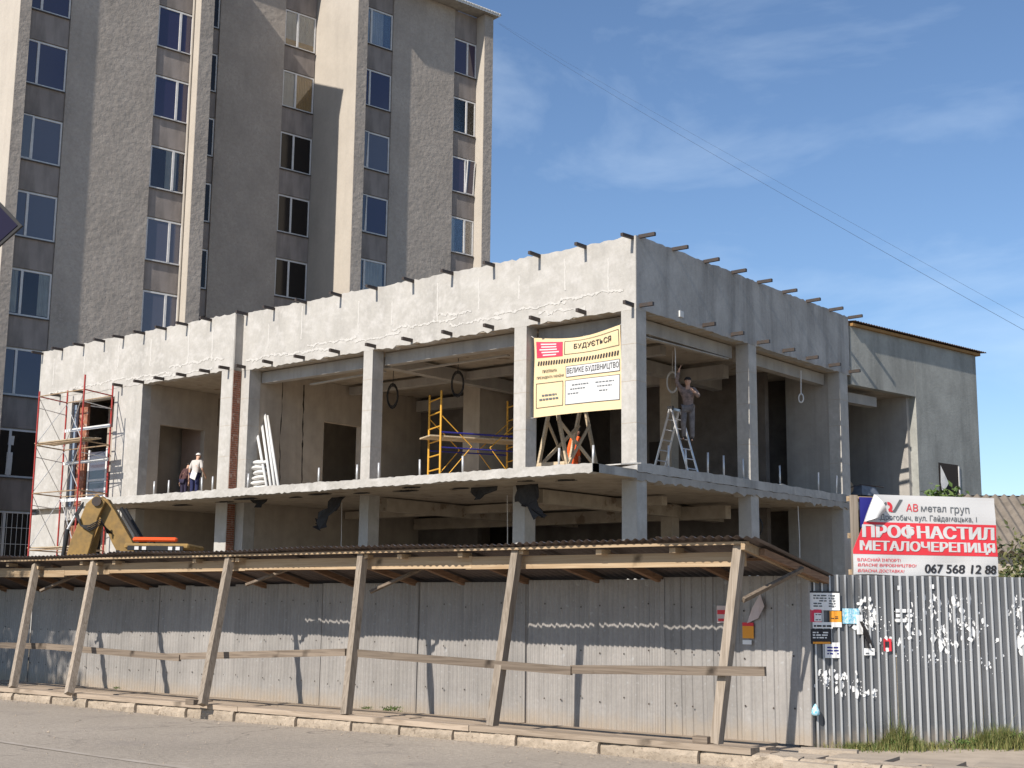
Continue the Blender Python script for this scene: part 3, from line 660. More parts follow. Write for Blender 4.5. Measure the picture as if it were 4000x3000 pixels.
# torn film under the slab
def rag(pts, name='torn_film'):
    out_ = []
    for i_, p_ in enumerate(pts):
        q_ = pts[(i_+1) % len(pts)]; a_, b_ = Vector(p_), Vector(q_)
        for k_ in range(4):
            c_ = a_.lerp(b_, k_/4); j_ = .0 if k_ == 0 else .07; c_ += Vector((rr.gauss(0, j_), rr.gauss(0, j_*.5), -abs(rr.gauss(0, j_)) if c_.z < ZSB-.05 else 0)); out_.append(tuple(c_))
    pts = out_
    w = WB(); n = len(pts); w.add(pts, [tuple(range(n))]); o = w.put(name, m_film, BD)
    md = o.modifiers.new('s', 'SOLIDIFY'); md.thickness = .015
for cx, cy, s_ in ((-35.0, 28.6, 1.0), (-31.4, 28.6, .8), (-33.0, 29.0, .5), (-28.2, 29.2, .9), (-27.2, 28.4, .7), (-26.3, 29.4, .6), (-23.0, 28.6, .5), (-22.0, 29.0, .5), (-30.0, 29.0, .5), (-36.6, 29.0, .7), (-39.4, 29.2, 1.0)):
    pts = []
    for k in range(7):
        t = 2*math.pi*k/7; r_ = s_*rr.uniform(.3, .75); pts.append((cx+math.cos(t)*r_*.9, cy+math.sin(t)*r_*.35, ZSB-.012))
    rag(pts)
for P in ([(-31.9,29.55,4.97),(-31.2,29.5,4.97),(-31.6,29.4,4.5),(-32.2,29.35,3.95),(-32.5,29.4,4.15),(-32.4,29.45,4.5)], [(-24.0,29.3,4.97),(-23.2,29.3,4.97),(-23.15,29.2,4.5),(-22.7,29.1,4.05),(-22.9,29.1,4.0),(-23.5,29.2,4.35),(-23.9,29.3,4.5)], [(-25.6,29.2,4.97),(-24.6,29.2,4.97),(-25.4,29.1,4.6)], [(-35.2,28.9,4.97),(-34.3,28.9,4.97),(-34.6,28.8,4.7)]): rag(P)
for x, y, z0, z1 in ((-32.55, 30.6, 2.6, 4.9), (-25.9, 31.2, 2.6, 4.9), (-20.5, 39.6, 2.6, 4.9), (-21.0, 33.0, 8.3, 9.6)):
    w = WB(); w.tube([(x, y, z1), (x+.03, y, (z0+z1)/2), (x, y+.03, z0)], .016, 5); w.put('hanging_wire', m_frame, BD)
# dangling cable coils
def coil(x, y, z, r_, m, n=3, drop=.4, rod=.012):
    w = WB()
    for k in range(n):
        a = .25+.22*k; pts = []
        for i in range(17):
            t = 2*math.pi*i/16; pts.append((x+math.sin(t)*r_*.55*math.cos(a)*(1+.1*k), y+math.sin(t)*r_*.5*math.sin(a), z-r_+math.cos(t)*r_*(1+.08*k)))
        w.tube(pts, rod, 5, closed=False)
    w.tube([(x, y, z), (x+.02, y, z+drop)], rod, 5); w.put('cable_coil', m, BD)
coil(-32.0, 32.3, 9.0, .34, m_black, 5, .65); coil(-29.0, 32.3, 9.15, .36, m_black, 4, .5); coil(-22.3, 34.9, 8.85, .3, m_frame, 3, .7, .009); coil(-20.75, 37.4, 4.35, .22, m_black, 5, .6)
coil(-20.6, 40.2, 8.7, .14, m_frame, 2, .8, .02)
# ragged plank lying at the slab corner
w = WB(); w.add([(-20.9,28.7,5.27),(-20.1,28.9,5.3),(-19.85,29.5,5.36),(-20.8,29.6,5.3),(-20.9,28.7,5.3),(-20.1,28.9,5.33),(-19.85,29.5,5.4),(-20.8,29.6,5.33)], [(0,3,2,1),(4,5,6,7),(0,1,5,4),(1,2,6,5),(2,3,7,6),(3,0,4,7)]); w.put('loose_slab_piece', m_plaster, BD)
# side wing, turned 10 degrees
MW = Matrix.Translation((E+.01, YB, 0)) @ Matrix.Rotation(R(-10), 4, 'Z')     # local y runs along the wing, x faces out
def wing(name, m, *b):
    w = WB(); w.box(*b); xf(w, MW); return w.put(name, m, BD)
m_wing = mat('greenish_concrete', (.36, .362, .335), .92, .25, .7, .5, 14, grain=.08, gscale=6, streak=.6, sscale=(1.1, 1.1, .12))
wing('wing_wall', m_wing, -.3, 0, 3.92, 8.22, .05, 11.5)
wing('wing_wall', m_wing, -.28, -.003, -.1, 3.92, 9.4, 11.5)
wing('wing_wall', m_wing, -9, -.3, 7.95, 8.2, .05, 11.5)
wing('wing_wall', m_conc, -5, -.3, 3.75, 3.95, .05, 9.6)
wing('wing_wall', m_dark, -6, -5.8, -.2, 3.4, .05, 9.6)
wing('wing_ceiling', m_soffit, -6, -.02, -.1, 8.0, 9.42, 9.6)
wing('wing_beam', m_conc, -.75, -.4, -.2, 2.0, 8.85, 9.2)
wing('wing_floor', m_conc, -6, -.02, -.05, 3.9, 5.0, 5.3)
wing('wing_board', mat('orange_timber', (.34, .19, .07), .8, .2, 5), -.3, .12, -.05, 8.4, 11.5, 11.6)
ro = WB(); ro.grid(lambda u, v: (.22-9.5*v, -.05+8.75*u, 11.66+1.0*v+.022*math.sin(u*8.75/.16*2*math.pi)), 500, 1); xf(ro, MW); ro.put('wing_roof', m_roofred, BD)
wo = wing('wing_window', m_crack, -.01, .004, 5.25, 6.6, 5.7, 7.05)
wing('wing_window_frame', m_frame, -.01, .03, 6.6, 6.68, 5.6, 7.0)
w = WB(); w.add([(.03,5.35,6.95),(.08,5.55,6.6),(.1,5.75,6.3),(.06,5.5,6.0),(.05,5.4,5.8),(.03,5.32,6.3)], [(0,1,2,3,4,5)]); xf(w, MW); w.put('torn_window_film', m_sack, BD)

# ================================================================== LEFT FENCE
FY = 13.9
FN = thing('corrugated_fence', 'long shaded corrugated metal fence under the timber canopy', 'fence', (-15, FY, .08))
x = -31.0; rf_ = random.Random(14); i = 0
def ftop(x): return 1.84+(x+20)*.0095
while x < -7.2:
    wd = rf_.uniform(.86, 1.12); xe = min(x+wd, -7.12); pit = .0762
    yo = -.02*(i % 2)+rf_.uniform(-.008, .008); tilt = rf_.uniform(-.01, .01); zb = .07+rf_.uniform(-.02, .03); zt = ftop(x)+rf_.uniform(-.015, .015)
    trap = x > -9.2
    mb = WB(); L = xe-x+.04; n = int(L/pit*8)
    ph = rf_.uniform(0, 1); bend = rf_.uniform(-.02, .02)
    def sf(u, v, x=x, L=L, yo=yo, zb=zb, zt=zt, ph=ph, bend=bend, tilt=tilt, trap=trap):
        xx = L*u; p = (xx/pit+ph) % 1
        d = .0115*math.sin(p*2*math.pi) if not trap else .016*min(1, max(0, (abs(((xx/.15) % 1)-.5)-.30)/.06))
        return (x+xx+tilt*v, FY+yo+d+bend*math.sin(u*3.1)*math.sin(v*3.0), zb+(zt-zb)*v)
    mb.grid(sf, n, 6); mb.put('corrugated_sheet', m_sheet, FN, smooth=False)
    x = xe; i += 1
scr = WB(); rsx = random.Random(55); xs_ = -24.0
while xs_ < -7.2:
    for z in (.45, 1.05, 1.6): scr.lathe([(.012, -.006), (.008, .0)], (xs_, FY-.03, z+rsx.uniform(-.04, .04)), 'y', 6)
    xs_ += rsx.uniform(.22, .4)
scr.put('screw_heads', m_steel, FN)['kind'] = 'stuff'
w = WB()
for z in (.5, 1.5): w.bar((-31, FY+.07, z), (-7.2, FY+.07, z), .06, .06)
w.put('fence_rail', w_grey, FN)
for k in range(9): WB().box(-30.5+k*2.9, -30.42+k*2.9, FY+.1, FY+.18, .0, 1.75).put('fence_post', m_steel, FN)

# ================================================================== CANOPY
CN = thing('walkway_canopy', 'leaning timber canopy with corrugated roof over the boardwalk', 'canopy', (-14, 12.4, .1))
POSTS = [(-25.2, 11.8, -25.9, 2.12), (-20.16, 11.86, -20.92, 2.16), (-18.35, 11.73, -19.17, 2.21), (-15.23, 11.82, -15.72, 2.23), (-12.71, 12.14, -12.94, 2.24), (-10.40, 12.3, -10.27, 2.25), (-7.45, 12.45, -7.2, 2.27)]
for i, (fx, fy, tx, tz) in enumerate(POSTS):
    w = WB(); w.bar((fx, fy, .195), (tx, 12.58, tz+.03), .105, .11, (0,1,0), .96); w.put('post', w_post, CN)
    if i >= 1:
        w = WB(); w.bar((tx-.06, 12.6, tz-.02), (tx+.1, 12.62, tz-.02), .13, .05, (0,0,1)); w.put('block', w_fresh, CN)
for i in (3, 6):
    fx, fy = POSTS[i][:2]; WB().box(fx-.22, fx-.04, fy-.12, fy-.02, .195, .265).put('block', w_grey, CN)
BS = [(-31.5, 2.10, -20.2, 2.06), (-20.3, 2.085, -18.9, 2.10), (-19.3, 2.115, -15.5, 2.13), (-15.6, 2.14, -11.1, 2.125), (-11.2, 2.115, -7.22, 2.115)]
for i, (xa, za, xb, zb) in enumerate(BS):
    w = WB(); w.bar((xa, 12.70+.004*i, za), (xb, 12.70+.004*i, zb), .05, .155); w.put('beam', w_fresh if i != 1 else w_plank if False else w_fresh, CN)
RS = -.2        # roof slope per metre towards the fence
def roofz(y, x=-7): return 2.312+(RS-.0072*(-7-x))*(y-12.42)
x = -31.0; rc_ = random.Random(8)
while x < -7.0:
    WB().bar((x, 12.74, roofz(12.74, x)-.06), (x+rc_.uniform(-.1,.1), 14.1, roofz(14.1, x)-.06), .07, .075).put('rafter', w_under, CN)
    if rc_.random() < .55: WB().box(x-.04, x+.04, 12.56, 12.74, roofz(12.6, x)-.085, roofz(12.6, x)-.03).put('block', w_fresh, CN)
    x += rc_.uniform(.9, 1.2)
WB().bar((-7.1, 12.46, roofz(12.46)-.055), (-7.06, 14.12, roofz(14.12)-.06), .05, .09).put('rafter', w_fresh, CN)
WB().bar((-31, 13.3, roofz(13.3, -31)-.0), (-7.1, 13.3, roofz(13.3)-.0), .06, .03).put('purlin', w_under, CN)
WB().bar((-31, 12.5, roofz(12.5, -31)-.02), (-7.06, 12.5, roofz(12.5)-.02), .05, .03).put('purlin', w_fresh, CN)
for P, Q in (((-7.2, 12.62, 1.68), (-6.95, 13.5, 2.03)), ((-12.95, 12.74, 1.75), (-12.4, 13.25, 2.1)), ((-21.0, 12.74, 1.75), (-20.35, 13.2, 2.1)), ((-15.6, 12.8, 1.85), (-15.0, 13.2, 2.12))):
    WB().bar(P, Q, .035, .06, (0,1,0)).put('brace', w_grey, CN)
x = -31.2; i = 0
while x < -7.05:
    xe = min(x+rc_.uniform(.9, 1.1), -6.98); L = xe-x+.06; n = int(L/.11*6); dz = .004*(i % 2)
    ov = rc_.uniform(-.03, .03)
    lift = .05 if (-16.5 < x < -15.2 or -11.6 < x < -10.6 or -10.3 < x < -9.0) else .002
    for ya_, yb_, dzz in ((12.39+ov, 12.71, 0), (12.67, 14.2, lift)):
        mb = WB(); mb.grid(lambda u, v: (x+L*u, ya_+(yb_-ya_)*v, roofz(ya_+(yb_-ya_)*v, x+L*u)+.014*math.sin((x+L*u)/.11*2*math.pi)+.016+dz+dzz*(1-v)+.010*math.sin((x+L*u)*1.3)), n, 3)
        mb.put('roof_sheet', m_roofsheet, CN)
    x = xe; i += 1
for k, (xa, za, xb, zb) in enumerate([(-26, .86, -21.6, .82), (-21.7, .82, -20.05, .845), (-20.05, .845, -16.5, .775), (-17.0, .775, -13.0, .965), (-12.95, .965, -9.28, .87), (-9.3, .885, -6.82, .96)]):
    w = WB(); yy = 12.36+(.02 if k % 2 else 0); w.bar((xa, yy, za), (xb, yy, zb), .04, .095); w.put('handrail', w_grey, CN)

# ================================================================== RIGHT FENCE (turned 52 degrees)
RA = R(52)
RF = thing('zinc_fence', 'sunlit ribbed zinc fence plastered with torn notices beside the pavement', 'fence', (-7.12, 13.95, .06), RA)
prof = [(0, 0), (.052, 0), (.062, .02), (.085, .02), (.095, 0)]
def rprof(xx, pit=.0965):
    p = xx % pit; q = p/pit
    pts = [(0, 0), (.5, 0), (.62, -.024), (.80, -.024), (.90, 0), (1, 0)]
    for (a, da), (b, db) in zip(pts[:-1], pts[1:]):
        if q <= b: return da+(db-da)*(q-a)/(b-a)
    return 0
x = 0.0; i = 0; rs = random.Random(4)
while x < 9:
    L = 1.07; xs = [0.0]; 
    k = 0
    base = []
    while True:
        for q in (0, .5, .62, .80, .90):
            t = (k+q)*.0965
            if t <= L+.03: base.append(t)
        k += 1
        if k*.0965 > L+.03: break
    mb = MB(); nz_ = 8; yo = -.006*(i % 2); tl = rs.uniform(-.006, .006)
    vs = []; rows_ = nz_+1
    ztop = 1.93+rs.uniform(-.008, .008)
    for j in range(rows_):
        v = j/nz_
        for t in base:
            dent = .012*math.exp(-((t-.55)**2*30+(v-.85)**2*60)) if i == 0 else 0
            vs.append((x+t+tl*v, rprof(t+1e-6)+yo+dent, ztop*v))
    nb = len(base)
    mb.add(vs, [(j*nb+a, j*nb+a+1, (j+1)*nb+a+1, (j+1)*nb+a) for j in range(nz_) for a in range(nb-1)])
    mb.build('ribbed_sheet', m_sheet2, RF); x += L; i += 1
B('corner_post', m_sheet, RF, -.04, .02, -.03, .03, 0, 1.93)
MB().box(0, 9, .03, .08, 1.5, 1.56).build('fence_rail', m_steel, RF)
MRF = Matrix.Translation(RF.location) @ Matrix.Rotation(RA, 4, 'Z')
def fence_pt(x, y, z): return MRF @ Vector((x, y, z))
def on_fence(name, label, cat, rects, group=None, off=-.03):
    """a flat bill on the fence: rects of (material, x0, x1, z0, z1, layer, part name)"""
    rects = [(r_[0], r_[1]*1.42, r_[2]*1.42, 1.735-(1.735-r_[3])*.78 if r_[3] < 1.735 else r_[3], 1.735-(1.735-r_[4])*.78 if r_[4] < 1.735 else r_[4], *r_[5:]) for r_ in rects]
    x0 = min(r_[1] for r_ in rects); z0 = min(r_[3] for r_ in rects)
    t = thing(name, label, cat, fence_pt(x0, off, z0), RA, group)
    for m, a, b, c, d, lay, pn in rects:
        n = 6; amp = .004
        mb = MB(); mb.grid(lambda u, v: (a-x0+(b-a)*u, -.003*lay+amp*math.sin((a+(b-a)*u)*62), c-z0+(d-c)*v), n, 2); mb.build(pn, m, t)
    return t
# fence coordinates: z measured from the fence foot
def lines(m, x0, x1, z0, z1, n, lay, dens=.8):
    o = []; h = (z1-z0)/n
    for k in range(n):
        a = x0; zz = z0+h*k+h*.25
        while a < x1-.01:
            b = min(x1, a+rs.uniform(.015, .05)); 
            if rs.random() < dens: o.append((m, a, b, zz, zz+h*.5, lay, 'print'))
            a = b+.008
    return o
on_fence('poster', 'white advert sheet with dark header, largest of the posters by the corner', 'poster', [(m_paper, .0, .26, 1.46, 1.71, 0, 'sheet'), (m_ink, .0, .26, 1.71, 1.735, 0, 'header')]+lines(m_inkg, .03, .24, 1.5, 1.69, 5, 1))
on_fence('poster', 'crimson and white advert pasted beside the orange one near the fence corner', 'poster', [(m_bredl, .0, .10, 1.29, 1.47, 1, 'sheet'), (m_paper, .035, .10, 1.30, 1.42, 2, 'panel')]+lines(m_ink, .045, .095, 1.31, 1.41, 4, 3))
on_fence('poster', 'orange advert pasted in the poster cluster at the fence corner', 'poster', [(m_porange, .17, .27, 1.29, 1.45, 1, 'sheet')]+lines(m_ink, .18, .26, 1.31, 1.38, 3, 2)+[(m_paper, .17, .27, 1.22, 1.29, 1, 'panel')])
on_fence('poster', 'black and white notice with bold header line below the crimson advert', 'poster', [(m_paper, .02, .19, 1.20, 1.29, 2, 'sheet'), (m_ink, .0, .18, .98, 1.19, 1, 'panel')]+lines(m_ink, .03, .18, 1.21, 1.26, 1, 3, 1)+lines(m_paper, .02, .16, 1.05, 1.16, 3, 2)+[(m_porange, .02, .17, .98, 1.01, 2, 'strip')])
on_fence('poster', 'torn cyan and white poster right of the poster cluster', 'poster', [(m_ptint, .28, .43, 1.27, 1.49, 0, 'sheet'), (m_paper, .40, .455, 1.12, 1.40, 1, 'flap')])
on_fence('poster', 'small white leaflet with violet print under the poster cluster', 'poster', [(m_paper, .12, .25, .78, 1.0, 0, 'sheet')]+lines(m_blue, .14, .24, .82, .95, 3, 1))
on_fence('poster', 'small red bill on the ribbed fence right of the black rag', 'poster', [(m_bred, .63, .70, .88, 1.06, 0, 'sheet'), (m_ink, .645, .68, .93, 1.02, 1, 'panel')])
on_fence('poster', 'white bill with grey print beside the small red one', 'poster', [(m_paper, .46, .55, .82, .92, 0, 'sheet')]+lines(m_inkg, .47, .54, .83, .9, 2, 1))
on_fence('sticker', 'upper white sticker near the left end of the ribbed fence top', 'sticker', [(m_paper, .12, .16, 1.84, 1.9, 0, 'sheet')])
on_fence('sticker', 'lone white sticker under the middle of the billboard', 'sticker', [(m_paper, .77, .81, 1.76, 1.81, 0, 'sheet')])
on_fence('sticker', 'lone white sticker under the right half of the billboard', 'sticker', [(m_paper, 1.06, 1.10, 1.78, 1.83, 0, 'sheet')])
on_fence('sticker', 'vertical strip of four white stickers at the right picture edge', 'sticker', [(m_paper, 2.28, 2.33, 1.30+.09*k, 1.37+.09*k, 0, 'label') for k in range(4)])
on_fence('notice', 'sheet of torn white letters pasted below the billboard middle', 'notice', [(m_paper, .75+.05*k, .79+.05*k, 1.3+.07*j, 1.35+.07*j, 0, 'letter') for k in range(3) for j in range(3) if (k, j) != (1, 1)])
# torn scraps nobody could count
sc_ = MB(); rq = random.Random(77)
cl = [(.6,1.5,.12,.1),(.62,1.35,.15,.1),(1.2,1.55,.15,.1),(1.5,1.55,.08,.15),(1.55,1.35,.15,.1),(1.65,1.28,.15,.12),(1.0,1.35,.1,.12),(1.3,1.3,.12,.15),(1.35,1.1,.1,.1),(.5,1.3,.1,.1),(2.1,1.5,.08,.12),(2.15,1.2,.1,.15),(.15,.72,.12,.1),(1.2,.95,.3,.15),(.45,.55,.25,.05),(1.7,1.0,.3,.25),(.3,.7,.15,.1),(.9,1.15,.3,.2),(2.6,1.4,.4,.3),(1.4,1.4,.5,.25)]
for cx, cz, sx_, sz_ in cl:
    for _ in range(34):
        a = cx*1.25+rq.gauss(0, sx_*.6); b = cz+.06+rq.gauss(0, sz_*.6); r1 = rq.choice((rq.uniform(.003, .01), rq.uniform(.003, .012), rq.uniform(.006, .024), rq.uniform(.012, .04))); r2 = r1*rq.uniform(.6, 2.2)
        if a < .02: continue
        nn = 6; ys = rprof(a)-.004
        p = [(a+math.cos(t)*r1*rq.uniform(.5, 1.2), ys-rq.uniform(0, .004), b+math.sin(t)*r2*rq.uniform(.5, 1.2)) for t in [2*math.pi*k/nn for k in range(nn)]]
        sc_.add(p, [tuple(range(nn))[::-1]])
so_ = sc_.build('torn_paper_scraps', m_paper); so_.location = RF.location; so_.rotation_euler = (0, 0, RA); struct(so_, 'stuff'); tag(so_, 'torn white paper scraps glued over the ribbed fence', 'paper scraps')
# black rag, blue bag
w = MB(); w.grid(lambda u, v: (.58+.07*u+.12*(1-v), -.035-.02*math.sin(u*6+v*4), 1.1+.3*v), 6, 10); o = w.build('hanging_rag', m_film); xf_ = RF.location; o.location = xf_; o.rotation_euler = (0,0,RA); tag(o, 'crumpled black plastic rag hanging on the fence near the posters', 'rag')
w = MB().lathe([(.004,.13),(.02,.11),(.045,.06),(.05,.02),(.03,0)], (.02,-.07,.36), 'z', 10); o = w.build('litter_bag', m_ptint, smooth=True); o.location = RF.location; o.rotation_euler = (0,0,RA); tag(o, 'small bright blue litter bag caught low on the fence corner', 'bag')
# bills on the shaded left fence near the corner
def on_left(name, label, cat, items):
    xs = min(r_[1] for r_ in items); zs = min(r_[3] for r_ in items)
    t = thing(name, label, cat, (xs, FY-.05, zs))
    for m, a, b, c, d, lay, pn in items: MB().grid(lambda u, v: (a-xs+(b-a)*u, -.003*lay+.004*math.sin(u*5), c-zs+(d-c)*v), 4, 2).build(pn, m, t)
on_left('poster', 'orange and red bill on the shaded fence end', 'poster', [(m_porange, -7.92, -7.77, 1.25, 1.39, 0, 'sheet'), (m_bred, -7.92, -7.77, 1.39, 1.43, 0, 'header'), (m_paper, -7.92, -7.8, 1.18, 1.23, 0, 'strip')])
on_left('poster', 'red and white torn bill on the shaded fence beside the end post', 'poster', [(m_pink, -8.26, -8.1, 1.42, 1.62, 0, 'sheet'), (m_bred, -8.25, -8.13, 1.52, 1.57, 1, 'print'), (m_bred, -8.24, -8.15, 1.44, 1.47, 1, 'print')])
w = WB(); w.add([(-7.86,FY-.05,1.42),(-7.7,FY-.07,1.48),(-7.6,FY-.10,1.62),(-7.68,FY-.05,1.76),(-7.78,FY-.06,1.6)], [(0,1,2,3,4)]); w.top('poster', m_pink, 'curled pink paper hanging askew on the shaded fence', 'poster')

# ================================================================== BILLBOARD
BBX0, BBX1, BBZ0, BBZ1 = .40, 2.40, 1.93, 2.84
bbw, bbh = 1.86, .93
MBB = thing('billboard', 'white and red roofing advertisement banner with peeled corner above the fence', 'billboard', fence_pt(.585, .05, 1.93), RA)
BBW, BBH = bbw, bbh
for a in (.06, .62, 1.25, 1.80): MB().box(a-.04, a+.04, .02, .07, -1.9, BBH-.01).build('frame_post', w_post, MBB)
for z in (.03, .45, BBH-.05): MB().box(.0, BBW, .071, .11, z-.03, z+.03).build('frame_rail', w_fresh, MBB)
MB().box(.14, .3, .05, .068, .55, .9).build('backing_board', m_blue, MBB)
def bsurf(u, v, lift=0):
    """banner surface: gentle sag and ripples; u, v in 0..1"""
    x = u*BBW; z = v*BBH
    y = -.012-.010*math.sin(u*9+v*2)-.012*math.exp(-((v-.12)**2)*60)*math.sin(u*16)-.006*math.sin(v*13+u*5)
    if v < .02: z += .006*math.sin(u*14)
    return Vector((x, y-lift, z))
FA, FB = Vector((.155, 1.0)), Vector((0.0, .30))     # fold line
def cut(me):
    bm = bmesh.new(); bm.from_mesh(me); n2 = Vector((FB.y-FA.y, -(FB.x-FA.x)))
    if n2.dot(Vector((0, 1))-FA) < 0: n2 = -n2
    return bm
def flat_to_banner(name, m, vs, fs, lift, parent=None, sub=True, surf=bsurf, cutfold=True):
    me = bpy.data.meshes.new(name); me.from_pydata([(a, b, 0) for a, b in vs], [], fs); bm = bmesh.new(); bm.from_mesh(me)
    if cutfold:
        n2 = Vector((FB.y-FA.y, -(FB.x-FA.x), 0))
        if n2.dot(Vector((0, 1, 0))-FA.to_3d()) < 0: n2 = -n2
        bmesh.ops.bisect_plane(bm, geom=bm.verts[:]+bm.edges[:]+bm.faces[:], plane_co=FA.to_3d(), plane_no=n2, clear_outer=True)
    if sub:
        for k in range(1, 12): bmesh.ops.bisect_plane(bm, geom=bm.verts[:]+bm.edges[:]+bm.faces[:], plane_co=(k/12, 0, 0), plane_no=(1, 0, 0))
        for k in range(1, 8): bmesh.ops.bisect_plane(bm, geom=bm.verts[:]+bm.edges[:]+bm.faces[:], plane_co=(0, k/8, 0), plane_no=(0, 1, 0))
    for v in bm.verts: v.co = surf(v.co.x, v.co.y, lift)
    bm.to_mesh(me); bm.free(); me.materials.append(m); me.update()
    o = bpy.data.objects.new(name, me); COL.objects.link(o); o.parent = parent or MBB; return o
def gridrect(a, b, c, d, n=24, k=10): 
    vs = [(a+(b-a)*i/n, c+(d-c)*j/k) for j in range(k+1) for i in range(n+1)]
    return vs, [(j*(n+1)+i, j*(n+1)+i+1, (j+1)*(n+1)+i+1, (j+1)*(n+1)+i) for j in range(k) for i in range(n)]
sheet = flat_to_banner('banner_sheet', m_bwhite, *gridrect(0, 1, 0, 1, 48, 24), 0, sub=False)
flat_to_banner('red_band', m_bred, *gridrect(0, 1, .255, .655, 40, 12), .003, sheet, sub=False)
def btext(s, x0, x1, y0, y1, m, bold=0, shear=0, heavy=0):
    o = flat_to_banner('lettering', m, *text_fit(s, x0+heavy, x1-heavy, y0, y1, bold, shear), .006, sheet)
    if heavy:
        me = o.data; bm = bmesh.new(); bm.from_mesh(me)
        for k, dx in enumerate((-heavy, heavy, -heavy*.5, heavy*.5)):
            b2 = bmesh.new(); b2.from_mesh(me)
            for v in b2.verts: v.co.x += dx*BBW; v.co.y -= .0006*(k+1)
            t_ = bpy.data.meshes.new('t'); b2.to_mesh(t_); b2.free(); bm.from_mesh(t_); bpy.data.meshes.remove(t_)
        bm.to_mesh(me); bm.free()
    return o
btext('АВ', .375, .455, .80, .895, m_bred, .004)
btext('метал', .475, .645, .80, .868, m_inkg, .006)
btext('груп', .675, .81, .765, .868, m_inkg, .006)
btext('м.Дрогобич, вул. Гайдамацька, 1', .15, .86, .665, .76, m_inkg, .004)
btext('ПРОФНАСТИЛ', .062, .985, .455, .63, m_bwhite, .006, 0, .0065)
btext('МЕТАЛОЧЕРЕПИЦЯ', .045, .985, .275, .425, m_bwhite, .006, 0, .005)
btext('ВЛАСНИЙ ІМПОРТ!', .025, .325, .165, .215, m_bred, .006)
btext('ВЛАСНЕ ВИРОБНИЦТВО!', .025, .43, .095, .14, m_bred, .006, .2)
btext('ВЛАСНА ДОСТАВКА!', .025, .345, .025, .07, m_bred, .006, .2)
btext('067 568 12 88', .485, .985, .035, .145, m_ink, .004, .12, .0022)
# emblem: two-tone ring and a tick
def ring(cx, cy, ro_, ri, a0, a1, n=16):
    vs = []; asp = BBW/BBH
    for i in range(n+1):
        t = a0+(a1-a0)*i/n
        for r_ in (ri, ro_): vs.append((cx+math.cos(t)*r_/asp, cy+math.sin(t)*r_))
    return vs, [(2*i, 2*i+1, 2*i+3, 2*i+2) for i in range(n)]
flat_to_banner('emblem', m_inkg, *ring(.245, .85, .062, .03, R(100), R(250)), .006, sheet)
flat_to_banner('emblem', m_bred, *ring(.25, .85, .062, .026, R(-80), R(100)), .006, sheet)
flat_to_banner('emblem', m_inkg, [(.268,.785),(.30,.785),(.352,.945),(.33,.945),(.29,.815)], [(0,1,2,3,4)], .006, sheet)
flat_to_banner('emblem', m_bred, [(.255,.80),(.275,.785),(.285,.79),(.272,.83)], [(0,1,2,3)], .007, sheet)
fl = MB(); nA = 10                       # the peeled flap, curling outwards
def flapf(u, v):
    p = FA.lerp(Vector((.085, .66)), u)
    q = Vector((.235, .72)); t = v*(1-.25*u)
    w_ = p.lerp(q, t*.8); c = bsurf(w_.x, w_.y)
    return (c.x, c.y-.015-.10*math.sin(min(1, v)*2.4)*(1-.3*u), c.z+.02*v)
fl.grid(flapf, 8, 8); fl.build('peeled_flap', m_bwhite, sheet, smooth=True)

# ================================================================== YELLOW BANNER
YB0, YB1, YZ0, YZ1 = -23.95, -20.85, 6.99, 9.36
YW, YH = YB1-YB0, YZ1-YZ0
YBN = thing('construction_banner', 'yellow construction programme banner hung between two concrete columns', 'banner', (YB0, F+.25, YZ0))
def ysurf(u, v, lift=0):
    x = u*YW; sag = .16*math.sin(math.pi*u)**1.0*(v**3)
    sag2 = .02*math.sin(math.pi*u)*(1-v)
    rip = .03*math.sin((u*9+v*6))*v + .05*math.exp(-((u-(1-v)*.55)**2)*90)*(v > .35)*(v-.35)+.04*math.exp(-(((1-u)-(1-v)*.6)**2)*90)*max(0, v-.3)
    return Vector((x, -rip-lift, v*YH-sag+sag2))
def yrect(name, m, a, b, c, d, lift, par=None, n=24, k=8): return flat_to_banner(name, m, *gridrect(a, b, c, d, n, k), lift, par or YBN, sub=False, surf=ysurf, cutfold=False)
def ytext(s, x0, x1, y0, y1, m, bold=0): return flat_to_banner('lettering', m, *text_fit(s, x0, x1, y0, y1, bold), .02, ysheet, surf=ysurf, cutfold=False)
ysheet = yrect('banner_sheet', m_byel, 0, 1, 0, 1, 0, n=60, k=40)
def yframe(a, b, c, d, t=.006):
    for (p, q, r_, s) in ((a, b, c, c+t), (a, b, d-t, d), (a, a+t*.8, c, d), (b-t*.8, b, c, d)): yrect('outline', m_ink, p, q, r_, s, .016, ysheet, 12, 6)
yrect('red_panel', m_bredl, .03, .345, .745, .95, .012, ysheet)
ry = random.Random(6)
for k in range(5):
    a = .07+ry.uniform(0, .05); b = .32-ry.uniform(0, .06); yrect('print', m_bwhite, a, b, .765+k*.036, .783+k*.036, .02, ysheet, 10, 1)
yframe(.365, .985, .76, .955)
ytext('БУДУЄТЬСЯ', .47, .90, .815, .905, m_ink, .012)
for k in range(30):
    a = .04+k*.0315; flat_to_banner('hazard_bar', m_ink, [(a, .645), (a+.016, .645), (a+.026, .70), (a+.010, .70)], [(0,1,2,3)], .018, ysheet, surf=ysurf, cutfold=False, sub=False)
ytext('ПРОГРАМА', .10, .275, .545, .585, m_ink, .01)
ytext('ПРЕЗИДЕНТА УКРАЇНИ', .035, .355, .465, .515, m_ink, .01)
yrect('white_panel', m_bwhite, .38, .985, .455, .60, .012, ysheet); yframe(.38, .985, .455, .60)
ytext('ВЕЛИКЕ БУДІВНИЦТВО', .395, .975, .485, .57, m_ink, .008)
yrect('white_panel', m_bwhite, .37, .985, .11, .415, .012, ysheet); yframe(.37, .985, .11, .415)
yframe(.03, .345, .11, .42)
